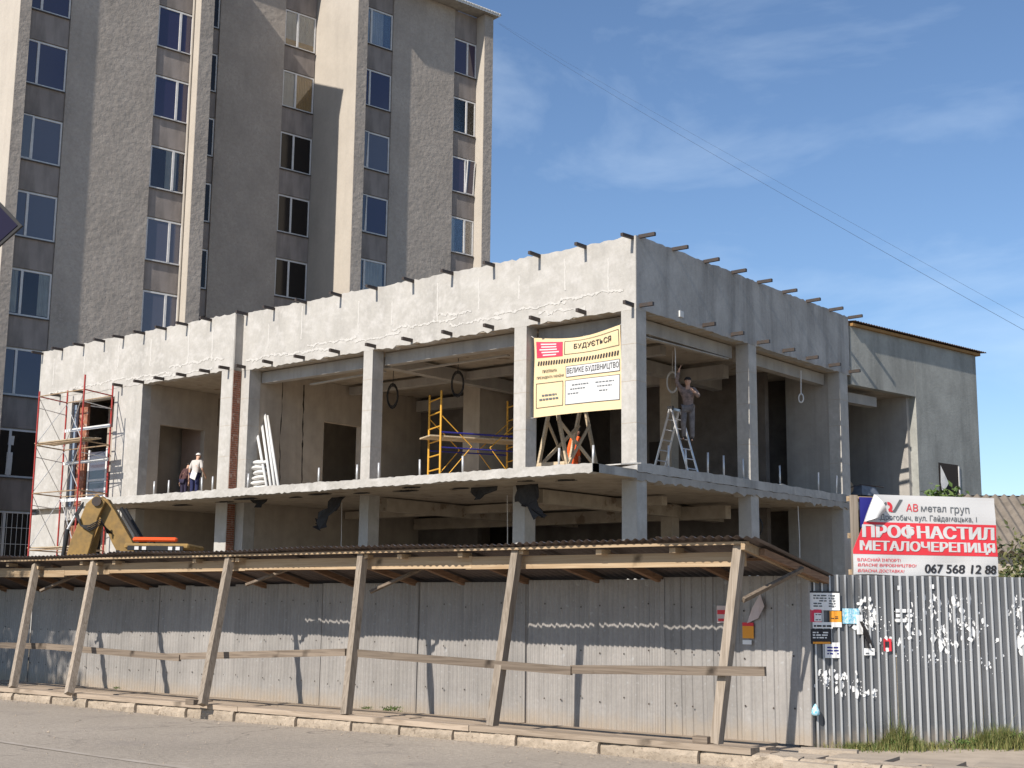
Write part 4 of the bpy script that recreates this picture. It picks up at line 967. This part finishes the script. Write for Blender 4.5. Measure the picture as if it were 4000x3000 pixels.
for x0, x1, z in ((.10, .27, .25), (.07, .29, .20)):
    a = x0
    while a < x1: b = min(x1, a+ry.uniform(.02, .04)); yrect('print', m_inkg, a, b, z, z+.022, .018, ysheet, 2, 1); a = b+.008
for z, x0, x1 in ((.34, .45, .64), (.29, .43, .60), (.235, .40, .53), (.34, .72, .92), (.29, .74, .90), (.235, .76, .85)):
    a = x0
    while a < x1: b = min(x1, a+ry.uniform(.015, .035)); yrect('print', m_inkg, a, b, z, z+.015, .018, ysheet, 2, 1); a = b+.008
for u, v, P in ((0, 1, (-.2, .02, .12)), (1, 1, (.2, .02, .1)), (0, 0, (-.15, .02, .0)), (1, 0, (.15, .02, 0))):
    c = ysurf(u, v); MB().tube([c, c+Vector(P)], .008, 5).build('tie_cord', m_frame, YBN)

# ================================================================== SCAFFOLDS
RSF = thing('red_scaffold', 'red tube scaffold tower at the left end of the concrete building', 'scaffold', (-45.2, 28.4, .05))
xa, xb, ya, yb = -46.45, -43.4, F-2.2, F-.62
for (x, y, ztop, m) in ((xa, ya, 9.55, m_red), (xb, ya, 9.9, m_red), (xa-.6, yb, 9.85, m_red), (xb-.55, yb, 9.75, m_red)):
    WB().tube([(x, y, .05), (x, y, ztop)], .034, 8).put('standard', m, RSF)
for z in (3.45, 5.6, 7.45, 9.35):
    for x, xf2 in ((xa, xa-.6), (xb, xb-.55)):
        WB().tube([(x, ya, z), (xf2, yb, z)], .026, 6).put('ledger', m_rust if z < 9 else m_red, RSF)
        WB().tube([(x, ya, z-.45), (xf2, yb, z-.5)], .018, 6).put('ledger', m_galv, RSF)
    WB().tube([(xa, ya, z), (xb, ya, z)], .024, 6).put('ledger', m_rust, RSF)
    WB().tube([(xa-.6, yb, z), (xb-.55, yb, z)], .024, 6).put('ledger', m_rust, RSF)
for z0, z1 in ((3.5, 5.55), (5.65, 7.4), (7.5, 9.3)):
    WB().tube([(xa, ya, z0), (xa-.6, yb, z1)], .016, 5).put('brace', m_galv, RSF); WB().tube([(xa, ya, z1), (xa-.6, yb, z0)], .016, 5).put('brace', m_galv, RSF)
    WB().tube([(xa-.6, yb, z0), (xb, ya, z1)], .016, 5).put('brace', m_galv, RSF); WB().tube([(xa-.6, yb, z1), (xb, ya, z0)], .016, 5).put('brace', m_galv, RSF)
for z, m in ((3.5, m_plank), (7.5, m_plank)):
    for k in range(3): WB().bar((xa-.25, ya+.2+k*.3, z+.05), (xb+.1-.1*k, ya+.2+k*.3, z+.05+.03*k), .24, .04).put('deck_plank', m, RSF)
for z in (8.2, 6.9, 5.45): WB().bar((xa-.5, yb-.06, z), (xb-.5, yb-.06, z), .04, .12).put('guard_board', m_white, RSF)

YSF = thing('yellow_scaffold', 'yellow frame scaffold with blue tubes standing on the upper floor', 'scaffold', (-28, 32.5, ZS))
fd = Vector((-math.sin(YAW+R(22.9)), math.cos(YAW+R(22.9)), 0)); ld = Vector((fd.y, -fd.x, 0))
O1 = Vector((-29.35, 31.9, ZS))
ZZ = 3.3
for k, (sx_) in enumerate((0, 2.85)):
    base = O1+ld*sx_; a = base; b = base+fd*1.15
    for P in (a, b): WB().tube([P, P+Vector((0,0,ZZ))], .034, 8).put('standard', m_yel, YSF)
    for j in range(7): z = .25+j*.47; WB().tube([a+Vector((0,0,z)), b+Vector((0,0,z))], .024, 6).put('rung', m_yel, YSF)
    s_ = 1 if k == 0 else -1
    for z0, z1 in ((.2, 1.5), (2.5, 1.5)):
        for P in (a, b): WB().tube([P+Vector((0,0,z0)), P+ld*(s_*1.1)+Vector((0,0,z1))], .016, 6).put('brace', m_yel, YSF)
for P in (O1, O1+fd*1.15):
    WB().tube([P+Vector((0,0,1.42))-ld*.0, P+ld*2.85+Vector((0,0,1.42))], .026, 6).put('ledger', m_blue, YSF)
    WB().tube([P+Vector((0,0,1.92)), P+ld*2.85+Vector((0,0,1.92))], .034, 6).put('ledger', m_blue, YSF)
for k in range(4): WB().bar(O1+fd*(.15+k*.28)-ld*.35+Vector((0,0,1.80)), O1+fd*(.15+k*.28)+ld*3.1+Vector((0,0,1.80)), .25, .045).put('deck_plank', m_plank, YSF)

# ================================================================== TRESTLE, LADDER, PIPES, SACKS
TR = thing('timber_trestle', 'tall braced timber trestle standing below the yellow banner', 'trestle', (-23.6, 32, ZS))
tx0 = -24.15
for y, cx in ((31.2, -24.15), (32.75, -24.2)):
    for s_ in (-1, 1): WB().bar((cx+s_*.66, y, ZS), (cx+s_*.06, y, 7.75), .07, .12, (0,1,0)).put('leg', w_plank if False else m_plank, TR)
    WB().bar((cx-.5, y-.06, ZS+.5), (cx+.5, y-.06, ZS+.5), .04, .11).put('tie', m_plank, TR)
for s_ in (-1, 1):
    x1, x2 = tx0+s_*.55, tx0+s_*.2
    WB().bar((x1+.03, 31.2, ZS+.45), (x2+.03, 32.75, ZS+1.85), .04, .1).put('brace', m_plank, TR); WB().bar((x2-.03, 31.2, ZS+1.85), (x1-.03, 32.75, ZS+.45), .04, .1).put('brace', m_plank, TR)
WB().bar((tx0, 31.0, 7.78), (tx0, 32.95, 7.78), .12, .1).put('top_beam', m_plank, TR)

LD = thing('step_ladder', 'aluminium folding step ladder under the worker by the corner column', 'ladder', (-20.9, 33, ZS))
lx, ly, lz = -20.98, 32.72, 7.32
for s_, foot in ((-1, .66), (1, .66)):
    Ps = []
    for q in (0, .5):
        top = Vector((lx+s_*.03, ly+q, lz)); ft = Vector((lx+s_*foot, ly+q-.04+.1*q, ZS)); WB().bar(top, ft, .03, .07, (0,1,0)).put('rail', m_alu, LD); Ps.append((top, ft))
    for k in range(1, 7):
        t = k/7; a = Ps[0][0].lerp(Ps[0][1], t); b = Ps[1][0].lerp(Ps[1][1], t); WB().tube([a, b], .018, 6).put('rung', m_alu, LD)
WB().box(lx-.06, lx+.06, ly-.03, ly+.53, lz-.03, lz+.04).put('hinge_bar', m_alu, LD)
for q in (0, .5): WB().box(lx-.09, lx+.09, ly+q-.035, ly+q+.035, lz-.02, lz+.09).put('hinge', m_black, LD)

for k in range(4):
    P = (-35.25+.16*k, 29.7+.03*k, ZS); Q = (-37.0+.13*k-.25*(k == 0), 30.55+.04*k, 8.35-.2*(k % 2))
    w = WB(); w.tube([P, Q], .052, 8)
    w.top('plastic_pipe', m_white, ['leftmost white plastic pipe leaning on the grey joint column', 'white plastic pipe leaning in the bundle, second from its left', 'white plastic pipe leaning in the bundle, second from its right', 'rightmost white plastic pipe leaning beside the cracked wall'][k], 'pipe', 'white pipes leaning in the open bay', smooth=True)
for k in range(7):
    w = WB(); c = Vector((-36.15+.06*math.sin(k*2.1), 30.1, ZS+.0+k*.175)); 
    def sk(u, v, c=c, k=k):
        a = u*2*math.pi; r_ = math.sin(max(.02, min(.98, v))*math.pi)**.35; return (c.x+math.cos(a)*.36*r_*(1+.05*math.sin(3*a+k)), c.y+math.sin(a)*.26*r_, c.z+.18*v+.015*math.sin(2*a+k))
    w.grid(sk, 20, 8)
    o = w.top('sack', m_sack, ['bottom', 'second lowest', 'third lowest', 'middle', 'third highest', 'second highest', 'topmost'][k]+' white filled sack in the pile behind the pipes', 'sack', 'white sacks piled in the open bay', smooth=True)

# ================================================================== PEOPLE
def skinmesh(name, verts, edges, radii, m, parent, root=0, sub=2, loc=(0,0,0)):
    me = bpy.data.meshes.new(name); me.from_pydata(verts, edges, []); me.materials.append(m)
    o = bpy.data.objects.new(name, me); COL.objects.link(o); o.parent = parent; o.location = loc
    me.skin_vertices.new() if hasattr(me.skin_vertices, 'new') and len(me.skin_vertices) == 0 else None
    sk = o.modifiers.new('skin', 'SKIN'); sk.use_smooth_shade = True
    if len(me.skin_vertices) == 0:
        bm = bmesh.new(); bm.from_mesh(me); bm.verts.layers.skin.verify(); bm.to_mesh(me); bm.free()
    for i, r_ in enumerate(radii):
        d = me.skin_vertices[0].data[i]; d.radius = r_ if isinstance(r_, tuple) else (r_, r_); d.use_root = (i == root)
    s_ = o.modifiers.new('sub', 'SUBSURF'); s_.levels = sub; s_.render_levels = sub
    return o
def person(label, loc, rz, shirt, trous, hair=m_hair, bend=0, lift=0, sleeves='short', J=None, H=1.0, cap=False, group='people on the building site'):
    """figure facing local -y; J overrides joint positions"""
    t = thing('person', label, 'person', loc, rz, group); t.scale = (H, H, H)
    j = dict(pel=(0,0,.93), waist=(0,0,1.06), chest=(0,.0,1.28), neck=(0,.01,1.47), nk2=(0,0,1.54), head=(0,-.015,1.63), crown=(0,-.01,1.74),
             shL=(-.18,.01,1.41), elL=(-.24,.03,1.12), wrL=(-.25,-.05,.87), shR=(.18,.01,1.41), elR=(.24,.03,1.12), wrR=(.25,-.05,.87),
             hpL=(-.095,0,.9), knL=(-.10,-.02,.49), anL=(-.105,.03,.09), toL=(-.115,-.14,.04), hpR=(.095,0,.9), knR=(.10,-.02,.49), anR=(.105,.03,.09), toR=(.115,-.14,.04))
    if bend:
        for k in ('waist','chest','neck','nk2','head','crown','shL','elL','wrL','shR','elR','wrR'):
            p = Vector(j[k])-Vector((0,0,.95)); f_ = bend if k != 'crown' else bend*1.05; p = Matrix.Rotation(f_, 3, 'X') @ p; j[k] = tuple(p+Vector((0,0,.95)))
    if J: j.update(J)
    names = ['pel','waist','chest','neck','nk2','head','crown','shL','elL','wrL','shR','elR','wrR','hpL','knL','anL','toL','hpR','knR','anR','toR']
    idx = {n: i for i, n in enumerate(names)}; vs = [j[n] for n in names]
    ed = [('pel','waist'),('waist','chest'),('chest','neck'),('neck','nk2'),('nk2','head'),('head','crown'),('chest','shL'),('shL','elL'),('elL','wrL'),('chest','shR'),('shR','elR'),('elR','wrR'),('pel','hpL'),('hpL','knL'),('knL','anL'),('anL','toL'),('pel','hpR'),('hpR','knR'),('knR','anR'),('anR','toR')]
    rad = dict(pel=(.14,.10), waist=(.13,.095), chest=(.15,.105), neck=(.07,.065), nk2=.055, head=(.083,.098), crown=(.06,.07), shL=.06, elL=.042, wrL=.029, shR=.06, elR=.042, wrR=.029, hpL=.085, knL=.058, anL=.04, toL=.035, hpR=.085, knR=.058, anR=.04, toR=.035)
    E_ = [(idx[a], idx[b]) for a, b in ed]; RR = [rad[n] for n in names]
    for s_, wn, en in ((-1, 'wrL', 'elL'), (1, 'wrR', 'elR')):     # palm, four fingers and a thumb
        wv, ev = Vector(j[wn]), Vector(j[en]); d = (wv-ev).normalized(); side = d.cross(Vector((s_, 0, 0))).normalized() if abs(d.x) < .9 else Vector((0,1,0))
        pi = len(vs); vs.append(tuple(wv+d*.07)); RR.append((.032,.02)); E_.append((idx[wn], pi))
        for q, (o_, ln_) in enumerate(((-.03,.075),(-.01,.085),(.01,.08),(.028,.065))):
            a = len(vs); vs.append(tuple(wv+d*.10+side*o_)); RR.append(.0095); E_.append((pi, a))
            vs.append(tuple(wv+d*(.10+ln_)+side*o_+Vector((-s_*.02,0,0)))); RR.append(.008); E_.append((a, a+1))
        a = len(vs); vs.append(tuple(wv+d*.05-side*.045)); RR.append(.011); E_.append((idx[wn], a)); vs.append(tuple(wv+d*.09-side*.06)); RR.append(.009); E_.append((a, a+1))
    hd = Vector(j['head']); fwd = (Matrix.Rotation(bend, 3, 'X') @ Vector((0,-1,0))); upv = (Vector(j['crown'])-hd).normalized()
    a = len(vs); vs.append(tuple(hd+fwd*.10-upv*.005)); RR.append(.016); E_.append((idx['head'], a))   # nose
    for s_ in (-1, 1): vs.append(tuple(hd+Vector((s_*.088,0,0))+upv*.0)); RR.append((.012,.02)); E_.append((idx['head'], len(vs)-1))
    skinmesh('body', vs, E_, RR, m_skin, t)
    def cloth(name, chain, m, grow):
        nn = [];  [nn.append(q) for c in chain for q in c if q not in nn]; ii = {n: i for i, n in enumerate(nn)}
        ed2 = [(ii[c[k]], ii[c[k+1]]) for c in chain for k in range(len(c)-1)]; rr2 = []
        for n in nn:
            r_ = rad[n]; rr2.append((r_[0]+grow, r_[1]+grow) if isinstance(r_, tuple) else (r_+grow, r_+grow))
        return skinmesh(name, [j[n] for n in nn], list(dict.fromkeys(ed2)), rr2, m, t)
    eL, eR = j['elL'], j['elR']
    if sleeves == 'long': cloth('shirt', [['waist','chest','neck'],['chest','shL','elL','wrL'],['chest','shR','elR','wrR'],['pel','waist']], shirt, .018)
    else: cloth('shirt', [['waist','chest','neck'],['chest','shL','elL'],['chest','shR','elR'],['pel','waist']], shirt, .018)
    cloth('trousers', [['pel','hpL','knL','anL'],['pel','hpR','knR','anR']], trous, .02)
    for s_ in ('L', 'R'): skinmesh('shoe', [j['an'+s_], j['to'+s_]], [(0,1)], [(.055,.05),(.05,.042)], m_shoe, t)
    hm = MB(); c = hd+upv*.035-fwd*.012; rot = upv.to_track_quat('Z', 'Y').to_matrix()
    def hf(u, v):
        a = u*2*math.pi; b = v*math.pi*.52; p = Vector((math.cos(a)*math.sin(b)*.098, math.sin(a)*math.sin(b)*.115, math.cos(b)*.098)); return tuple(c+rot @ p)
    hm.grid(hf, 16, 6); hm.build('cap' if cap else 'hair', hair, t, smooth=True)
    for s_ in (-1, 1): MB().lathe([(.002,-.011),(.011,0),(.002,.011)], tuple(hd+fwd*.098+Vector((s_*.033,0,0))+upv*.03), 'z', 8).build('eye', m_ink, t)
    return t
p1 = person('grey-shirted man in pale cap and blue trousers holding white papers', (-40.05, 30.25, ZS), R(200), m_shirtg, m_jeans, m_cap, bend=R(14), H=1.02, cap=True,
       J=dict(wrL=(-.27,-.22,.93), elL=(-.27,-.02,1.14)))
person('dark-clothed person stooping beside the grey-shirted man', (-40.95, 30.45, ZS), R(190), m_brown, m_violet, bend=R(20), H=.86, sleeves='long')
person('worker in mottled camouflage reaching up from the step ladder', (-20.55, 33.0, 6.34), R(25), m_camo, m_camol, sleeves='long', H=1.1,
       J=dict(elL=(-.3,-.1,1.62), wrL=(-.22,-.15,1.88), elR=(.3,-.12,1.2), wrR=(.2,-.34,1.3), knL=(-.11,-.16,.5), anL=(-.11,-.02,.12), toL=(-.115,-.18,.08)))
person('worker in orange overalls behind the timber trestle', (-24.78, 33.05, ZS), R(160), m_orange, m_orange, sleeves='long', H=1.06, bend=R(10))
w = MB().grid(lambda u, v: (.22*u-.11, -.01*math.sin(u*4), .3*v-.30), 4, 3); pap = w.build('papers', m_paper); pap.location = (-39.72, 29.98, 6.28); pap.rotation_euler = (.3, .45, .5)
tag(pap, 'white sheaf of papers in the hand of the grey-shirted man', 'papers')

# ================================================================== EXCAVATOR (backhoe loader behind the canopy)
EXR = YAW
EX = thing('backhoe_loader', 'yellow backhoe loader parked behind the canopy with folded digging arm', 'backhoe loader', (-32.3, 22.95, .05), EXR)
EX.scale = (1.04, 1.04, 1.04)
def eb(name, m, *b, bev=.03): return B(name, m, EX, *b, bev=bev)
eb('chassis', m_cat, -1.2, 3.4, -.55, .55, .7, 1.35); eb('bonnet', m_cat, 1.1, 3.3, -.5, .5, 1.3, 2.05)
cabx0, cabx1, cy0, cy1 = -.75, 1.15, -.8, .8
for x in (cabx0+.05, cabx1-.05):
    for y in (cy0+.05, cy1-.05): MB().bar((x, y, 1.3), (x+.04, y*.97, 2.83), .08, .08).build('cab_pillar', m_black, EX)
eb('cab_base', m_cat, cabx0, cabx1, cy0, cy1, .95, 1.55)
for n_, b in (('cab_glass', (cabx0+.1, cabx1-.1, cy0+.03, cy0+.045, 1.55, 2.8)), ('cab_glass', (cabx0+.1, cabx1-.1, cy1-.045, cy1-.03, 1.55, 2.8)), ('cab_glass', (cabx0+.03, cabx0+.045, cy0+.1, cy1-.1, 1.55, 2.8))): eb(n_, m_glass[2], *b, bev=0)
rf2 = eb('cab_roof', m_cat, -.45, 1.3, -.92, .92, 2.86, 3.02, bev=.05)
eb('roof_visor', m_black, -.35, 1.15, -.945, -.922, 2.82, 2.95)
for x in (-.15, .05, .75, .95): B('work_light', m_frame, EX, x, x+.11, -.965, -.946, 2.84, 2.93)
bl = eb('beacon_bar', m_beacon, -.35, .85, -.5, -.28, 3.08, 3.2, bev=.04); eb('beacon_foot', m_black, .1, .25, -.45, -.33, 3.02, 3.09)
def armplate(pts, y0, y1, name, m=m_cat):
    mb = MB(); n = len(pts); mb.add([(a, y0, b) for a, b in pts]+[(a, y1, b) for a, b in pts], [tuple(range(n)), tuple(range(2*n-1, n-1, -1))]+[(i, n+i, n+(i+1) % n, (i+1) % n) for i in range(n)])
    o = mb.build(name, m, EX); md = o.modifiers.new('b', 'BEVEL'); md.width = .02; md.segments = 2; md.limit_method = 'ANGLE'; return o
armplate([(-.45,1.2),(-.05,1.3),(-.1,2.4),(-.45,3.1),(-.95,3.9),(-1.2,4.25),(-1.5,4.28),(-1.55,4.0),(-1.3,3.65),(-1.0,3.05),(-.55,2.3)], -.16, .16, 'boom')
armplate([(-1.45,4.36),(-1.2,4.15),(-1.38,3.7),(-1.5,3.1),(-1.75,2.0),(-1.95,1.0),(-2.3,.95),(-2.3,2.0),(-2.08,3.1),(-1.85,3.7),(-1.72,4.1)], -.34, -.18, 'dipper')
armplate([(-1.45,4.36),(-1.2,4.15),(-1.38,3.7),(-1.5,3.1),(-1.75,2.0),(-1.95,1.0),(-2.3,.95),(-2.3,2.0),(-2.08,3.1),(-1.85,3.7),(-1.72,4.1)], .18, .34, 'dipper')
MB().lathe([(.13,-.4),(.13,.4)], (-1.42,0,4.16), 'y', 16).build('pivot_pin', m_steel, EX)
for y in (-.1, .1): MB().tube([(-.8, y*1.9, 4.0), (.05, y*1.9, 2.7)], .055, 10).build('hydraulic_cylinder', m_black, EX)
MB().tube([(-2.2, -.26, 3.4), (-2.35, -.26, 2.0)], .06, 10).build('hydraulic_cylinder', m_black, EX); MB().tube([(-2.2, -.26, 3.4), (-1.9, -.26, 4.0)], .035, 8).build('piston_rod', m_galv, EX)
for k in range(4):
    MB().tube([(-1.0-.03*k, -.2-.03*k, 3.3), (-1.25, -.36-.03*k, 3.55+.04*k), (-1.55, -.42, 3.35+.05*k), (-1.8, -.42, 3.5), (-1.9-.03*k, -.38, 3.8), (-1.78, -.36, 4.05+.03*k)], .02, 6).build('hydraulic_hose', m_black, EX, smooth=True)
armplate([(-2.3, .95), (-1.7, .95), (-1.5, .5), (-1.7, .2), (-2.2, .3)], -.35, .35, 'bucket')
for x, r_ in ((-.35, .72), (2.5, .5)):
    for y in (-.95, .62):
        ty = MB().lathe([(r_*.55, y), (r_*.95, y), (r_, y+.06), (r_, y+.28), (r_*.95, y+.34), (r_*.55, y+.34)], (x, 0, r_), 'y', 28).build('wheel', m_black, EX, smooth=False)
        MB().lathe([(r_*.54, y+.04), (r_*.5, y+.02), (r_*.2, y+.06), (r_*.2, y+.3), (r_*.54, y+.3)], (x, 0, r_), 'y', 24).build('rim', m_rim, ty)
armplate([(3.4, .2), (4.3, .1), (4.3, .2), (3.8, .9), (3.4, .9)], -1.1, 1.1, 'loader_bucket')
MB().bar((1.2, -.75, 1.5), (3.6, -.75, .6), .12, .2).build('loader_arm', m_cat, EX); MB().bar((1.2, .75, 1.5), (3.6, .75, .6), .12, .2).build('loader_arm', m_cat, EX)

# wheelbarrow tipped up on the wing floor
WBW = thing('wheelbarrow', 'upturned blue-grey wheelbarrow on the wing floor above the billboard', 'wheelbarrow', (-20.5, 44.3, 5.32), R(80))
m_tray = mat('blue_grey_tray', (.16, .18, .22), .6, .3, 5)
tr = MB(); tr.add([(-.3,-.3,.25),(.8,-.3,.25),(.8,.3,.25),(-.3,.3,.25),(-.15,-.2,.6),(.65,-.2,.6),(.65,.2,.6),(-.15,.2,.6)], [(0,1,5,4),(1,2,6,5),(2,3,7,6),(3,0,4,7),(4,5,6,7)]); tr.build('tray', m_tray, WBW)
MB().lathe([(.1,-.04),(.2,-.04),(.22,0),(.2,.04),(.1,.04)], (-.62,0,.5), 'y', 18).build('wheel', m_rust, WBW)
for y in (-.2, .2): MB().tube([(-.62, y*.3, .5), (-.2, y, .62), (1.1, y*1.2, .6)], .02, 6).build('handle', m_steel, WBW)

# ================================================================== ROAD SIGN AT THE LEFT EDGE
SGN = thing('road_sign', 'dark diamond road sign whose corner juts in at the left edge', 'road sign', (-8.37, 4.32, 0), math.atan2(.771, .636)+R(170))
sd = MB(); s2 = .34
o_ = thing  # keep name free
def dia(r_, y0, y1, m, name):
    mb = MB(); mb.add([(-r_, y0, 0), (0, y0, -r_), (r_, y0, 0), (0, y0, r_), (-r_, y1, 0), (0, y1, -r_), (r_, y1, 0), (0, y1, r_)], [(0,1,2,3), (7,6,5,4), (0,4,5,1), (1,5,6,2), (2,6,7,3), (3,7,4,0)])
    o = mb.build(name, m, SGN); o.location = (0, 0, 4.08); return o
SGN.rotation_euler = (0, 0, YAW)
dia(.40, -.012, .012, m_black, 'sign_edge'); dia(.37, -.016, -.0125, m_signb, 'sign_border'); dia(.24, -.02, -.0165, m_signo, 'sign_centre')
MB().tube([(0, .05, 0), (0, .05, 4.4)], .035, 10).build('sign_post', m_galv, SGN)

# ================================================================== CABLES
def cable(p, q, sag, label, r_=.012):
    w = WB(); P, Q = Vector(p), Vector(q); pts = []
    for i in range(41):
        t = i/40; c = P.lerp(Q, t); c.z -= sag*4*t*(1-t); pts.append(c)
    w.tube(pts, r_, 5); w.top('overhead_cable', m_ink, label, 'cable', 'overhead cables', smooth=True)
cable((-46.4, 54.6, 34.4), (-7.4, 28.75, 6.15), .25, 'lower thin overhead cable falling from the tower roof to the right', .0045)
cable((-46.4, 54.7, 34.45), (-7.4, 28.75, 6.42), .1, 'upper thin overhead cable falling from the tower roof to the right', .003)

# ================================================================== NEIGHBOUR SHED, BUSH, SAPLING, GRASS
m_shed = mat('brown_fibre_sheet', (.20, .17, .14), .95, .3, 3, .3, 20)
SH = thing('neighbour_shed', 'low shed with grey corrugated roof behind the bush at the right', 'shed', (-13, 46.5, 0), YAW)
sr = MB(); sr.grid(lambda u, v: (-5+18*u, -2.6+2.8*v, 3.4+1.98*v+.05*math.sin(u*18/.3*2*math.pi)), 480, 1); sr.build('roof', m_shed, SH)
MB().box(-4.8, 12.8, -2.2, 3.4, 0, 3.45).build('wall', m_inner, SH); MB().add([(-5,.2,5.38),(13,.2,5.38),(13,3.6,3.4),(-5,3.6,3.4)], [(0,1,2,3)]).build('roof_back', m_shed, SH)
def leaves(n, c, rx, ry_, rz_, size, m, rnd, shell=.55, clumps=14):
    mb = MB(); cs = []
    for _ in range(clumps):
        a = rnd.uniform(0, 2*math.pi); b = math.acos(rnd.uniform(-.6, 1)); r_ = rnd.uniform(shell, 1)
        cs.append(Vector((c[0]+math.cos(a)*math.sin(b)*rx*r_, c[1]+math.sin(a)*math.sin(b)*ry_*r_, c[2]+math.cos(b)*rz_*r_)))
    for i in range(n):
        k = cs[rnd.randrange(clumps)]; p = k+Vector((rnd.gauss(0, rx*.2), rnd.gauss(0, ry_*.2), rnd.gauss(0, rz_*.2)))
        q = Quaternion((rnd.gauss(0,1), rnd.gauss(0,1), rnd.gauss(0,1), rnd.gauss(0,1))).normalized(); s_ = size*rnd.uniform(.6, 1.3)
        mb.add([p+q @ Vector(v)*s_ for v in ((-.5,0,0),(-.15,.24,.05),(.5,0,0),(-.15,-.24,.05))], [(0,1,2,3)])
    return mb
rv = random.Random(12)
BU = thing('bush', 'dense green and brown bush behind the right end of the billboard', 'bush', (-7.8, 24.85, .05))
leaves(11000, (.15, .1, 1.6), 1.5, 1.3, 1.3, .11, m_leaf2, rv, .15, 80).build('crown', m_leaf2, BU)
for k in range(6): a = rv.uniform(0, 6.28); MB().tube([(0,0,0), (math.cos(a)*.3, math.sin(a)*.3, .8), (math.cos(a)*.9, math.sin(a)*.8, 1.8)], [.04,.03,.012], 6).build('trunk', m_stem, BU)
SP = thing('sapling', 'small green sapling in front of the wing window above the billboard', 'sapling', (-8.5, 21.4, .05))
leaves(170, (0, 0, 3.35), .32, .3, .26, .12, m_leaf, rv, .2, 9).build('crown', m_leaf, SP)
MB().tube([(0,0,0), (.03,0,1.6), (0,.02,3.4)], [.03,.02,.008], 6).build('trunk', m_stem, SP)
# grass along the right fence
gr = MB()
def blade(p, h, lean, az, wd):
    d = Vector((math.cos(az), math.sin(az), 0)); s_ = Vector((-d.y, d.x, 0))*wd; pts = []
    for k in range(4):
        t = k/3; c = p+d*(lean*t*t)+Vector((0,0,h*t*(1-.15*t*lean/h if h else 1))); pts.append((c-s_*(1-t), c+s_*(1-t)))
    vs = [q for pr in pts for q in pr]; gr.add(vs, [(0,1,3,2),(2,3,5,4),(4,5,7,6)])
for i in range(15000):
    x = rv.uniform(.35, 4.2); y = -abs(rv.gauss(0, .17))-.03; env = .5+.5*math.sin(x*2.1+.6)
    tuft = math.exp(-((x-.98)/.16)**2)*.9+math.exp(-((x-2.25)/.4)**2)*.8
    if rv.random() > .06+.45*env+tuft: continue
    h = rv.uniform(.03, .11)+tuft*rv.uniform(.0, .30)
    blade(fence_pt(x, y-.02, .0), h, rv.uniform(.0, .10)+h*.3, rv.uniform(0, 6.28), rv.uniform(.003, .006))
for i in range(70):
    x = rv.choice([rv.gauss(.95, .1), rv.gauss(2.0, .2), rv.gauss(.2, .1)]); blade(fence_pt(x, -rv.uniform(.04, .12), 0), rv.uniform(.3, .7) if x > .5 else .12, rv.uniform(.02, .3), rv.uniform(0, 6.28), .0035)
go = gr.build('grass', m_grass); struct(go, 'stuff'); tag(go, 'rough green grass and weeds along the foot of the ribbed fence', 'grass')
WD = leaves(160, (0, 0, .03), .3, .08, .05, .035, m_leaf, rv, .1, 12)
for k, (x, y, s_) in enumerate(((-13.4, 13.72, 1.0), (-20.0, 13.72, .5), (-13.9, 13.7, .6))):
    o = bpy.data.objects.new('weed', WD.mesh('weed', m_leaf)); COL.objects.link(o); o.location = (x, y, .11); o.scale = (s_, s_, s_)
    tag(o, ['low green weeds at the fence foot beside the middle post', 'tiny weed tuft at the fence foot on the left', 'smaller weed clump left of the green weeds at the fence foot'][k], 'weed', 'weeds at the fence foot')
for k, (x, s_) in enumerate(((1.0, 1.0), (1.75, .9), (2.35, 1.2), (2.9, 1.0))):
    o = bpy.data.objects.new('weed', leaves(150, (0, 0, .06), .2, .14, .07, .035, m_leaf, rv, .1, 14).mesh('weed', m_leaf)); COL.objects.link(o); o.location = fence_pt(x, -.22, .02); o.scale = (s_, s_, s_); o.rotation_euler = (0, 0, RA)
    tag(o, ['leafy weed under the tall dry tuft by the ribbed fence', 'leafy weed between the two grass tufts by the ribbed fence', 'leafy weed under the right grass tuft by the ribbed fence', 'leafy weed at the right picture edge by the ribbed fence'][k], 'weed', 'weeds by the ribbed fence')

TRE = thing('added_shade_tree', 'unseen leafy street tree added left of the picture to shade the fence', 'tree', (-24.6, 2.6, 0))  # out of view, added to cast shade on the fence's left end
MB().tube([(0,0,0), (.05,0,2.5), (-.1,.1,5), (0,0,8.5)], [.2,.16,.12,.04], 10).build('trunk', m_stem, TRE)
for k in range(9): a = k*.7; MB().tube([(0,0,4.2+.4*k), (math.cos(a)*1.0, math.sin(a)*.9, 5.4+.45*k), (math.cos(a)*2.0, math.sin(a)*1.8, 6.3+.45*k)], [.07,.05,.015], 6).build('limb', m_stem, TRE)
leaves(9000, (0, 0, 8.2), 3.0, 2.6, 3.2, .26, m_leaf, rv, .2, 70).build('crown', m_leaf, TRE)

gt = MB(); rg = random.Random(91)
for i in range(1500):
    x = rg.uniform(-22, -3); y = kerb_y(x)-.03-abs(rg.gauss(0, .22)); r_ = rg.choice((.004, .007, .011, .018))*rg.uniform(.6, 1.3)
    if rg.random() < .25: y = kerb_y(x)-rg.uniform(.3, 4.5)
    if r_ > .016 and rg.random() < .7: continue
    pts = [(x+math.cos(a)*r_*rg.uniform(.6, 1.2), y+math.sin(a)*r_*rg.uniform(.6, 1.2), .014) for a in (0, 1.6, 3.1, 4.7)]
    gt.add(pts+[(x, y, .016+r_*.9)], [(0,1,4),(1,2,4),(2,3,4),(3,0,4)])
gto = struct(gt.build('road_grit', m_kerb), 'stuff'); tag(gto, 'loose grit and crumbs scattered on the road along the kerb', 'grit')
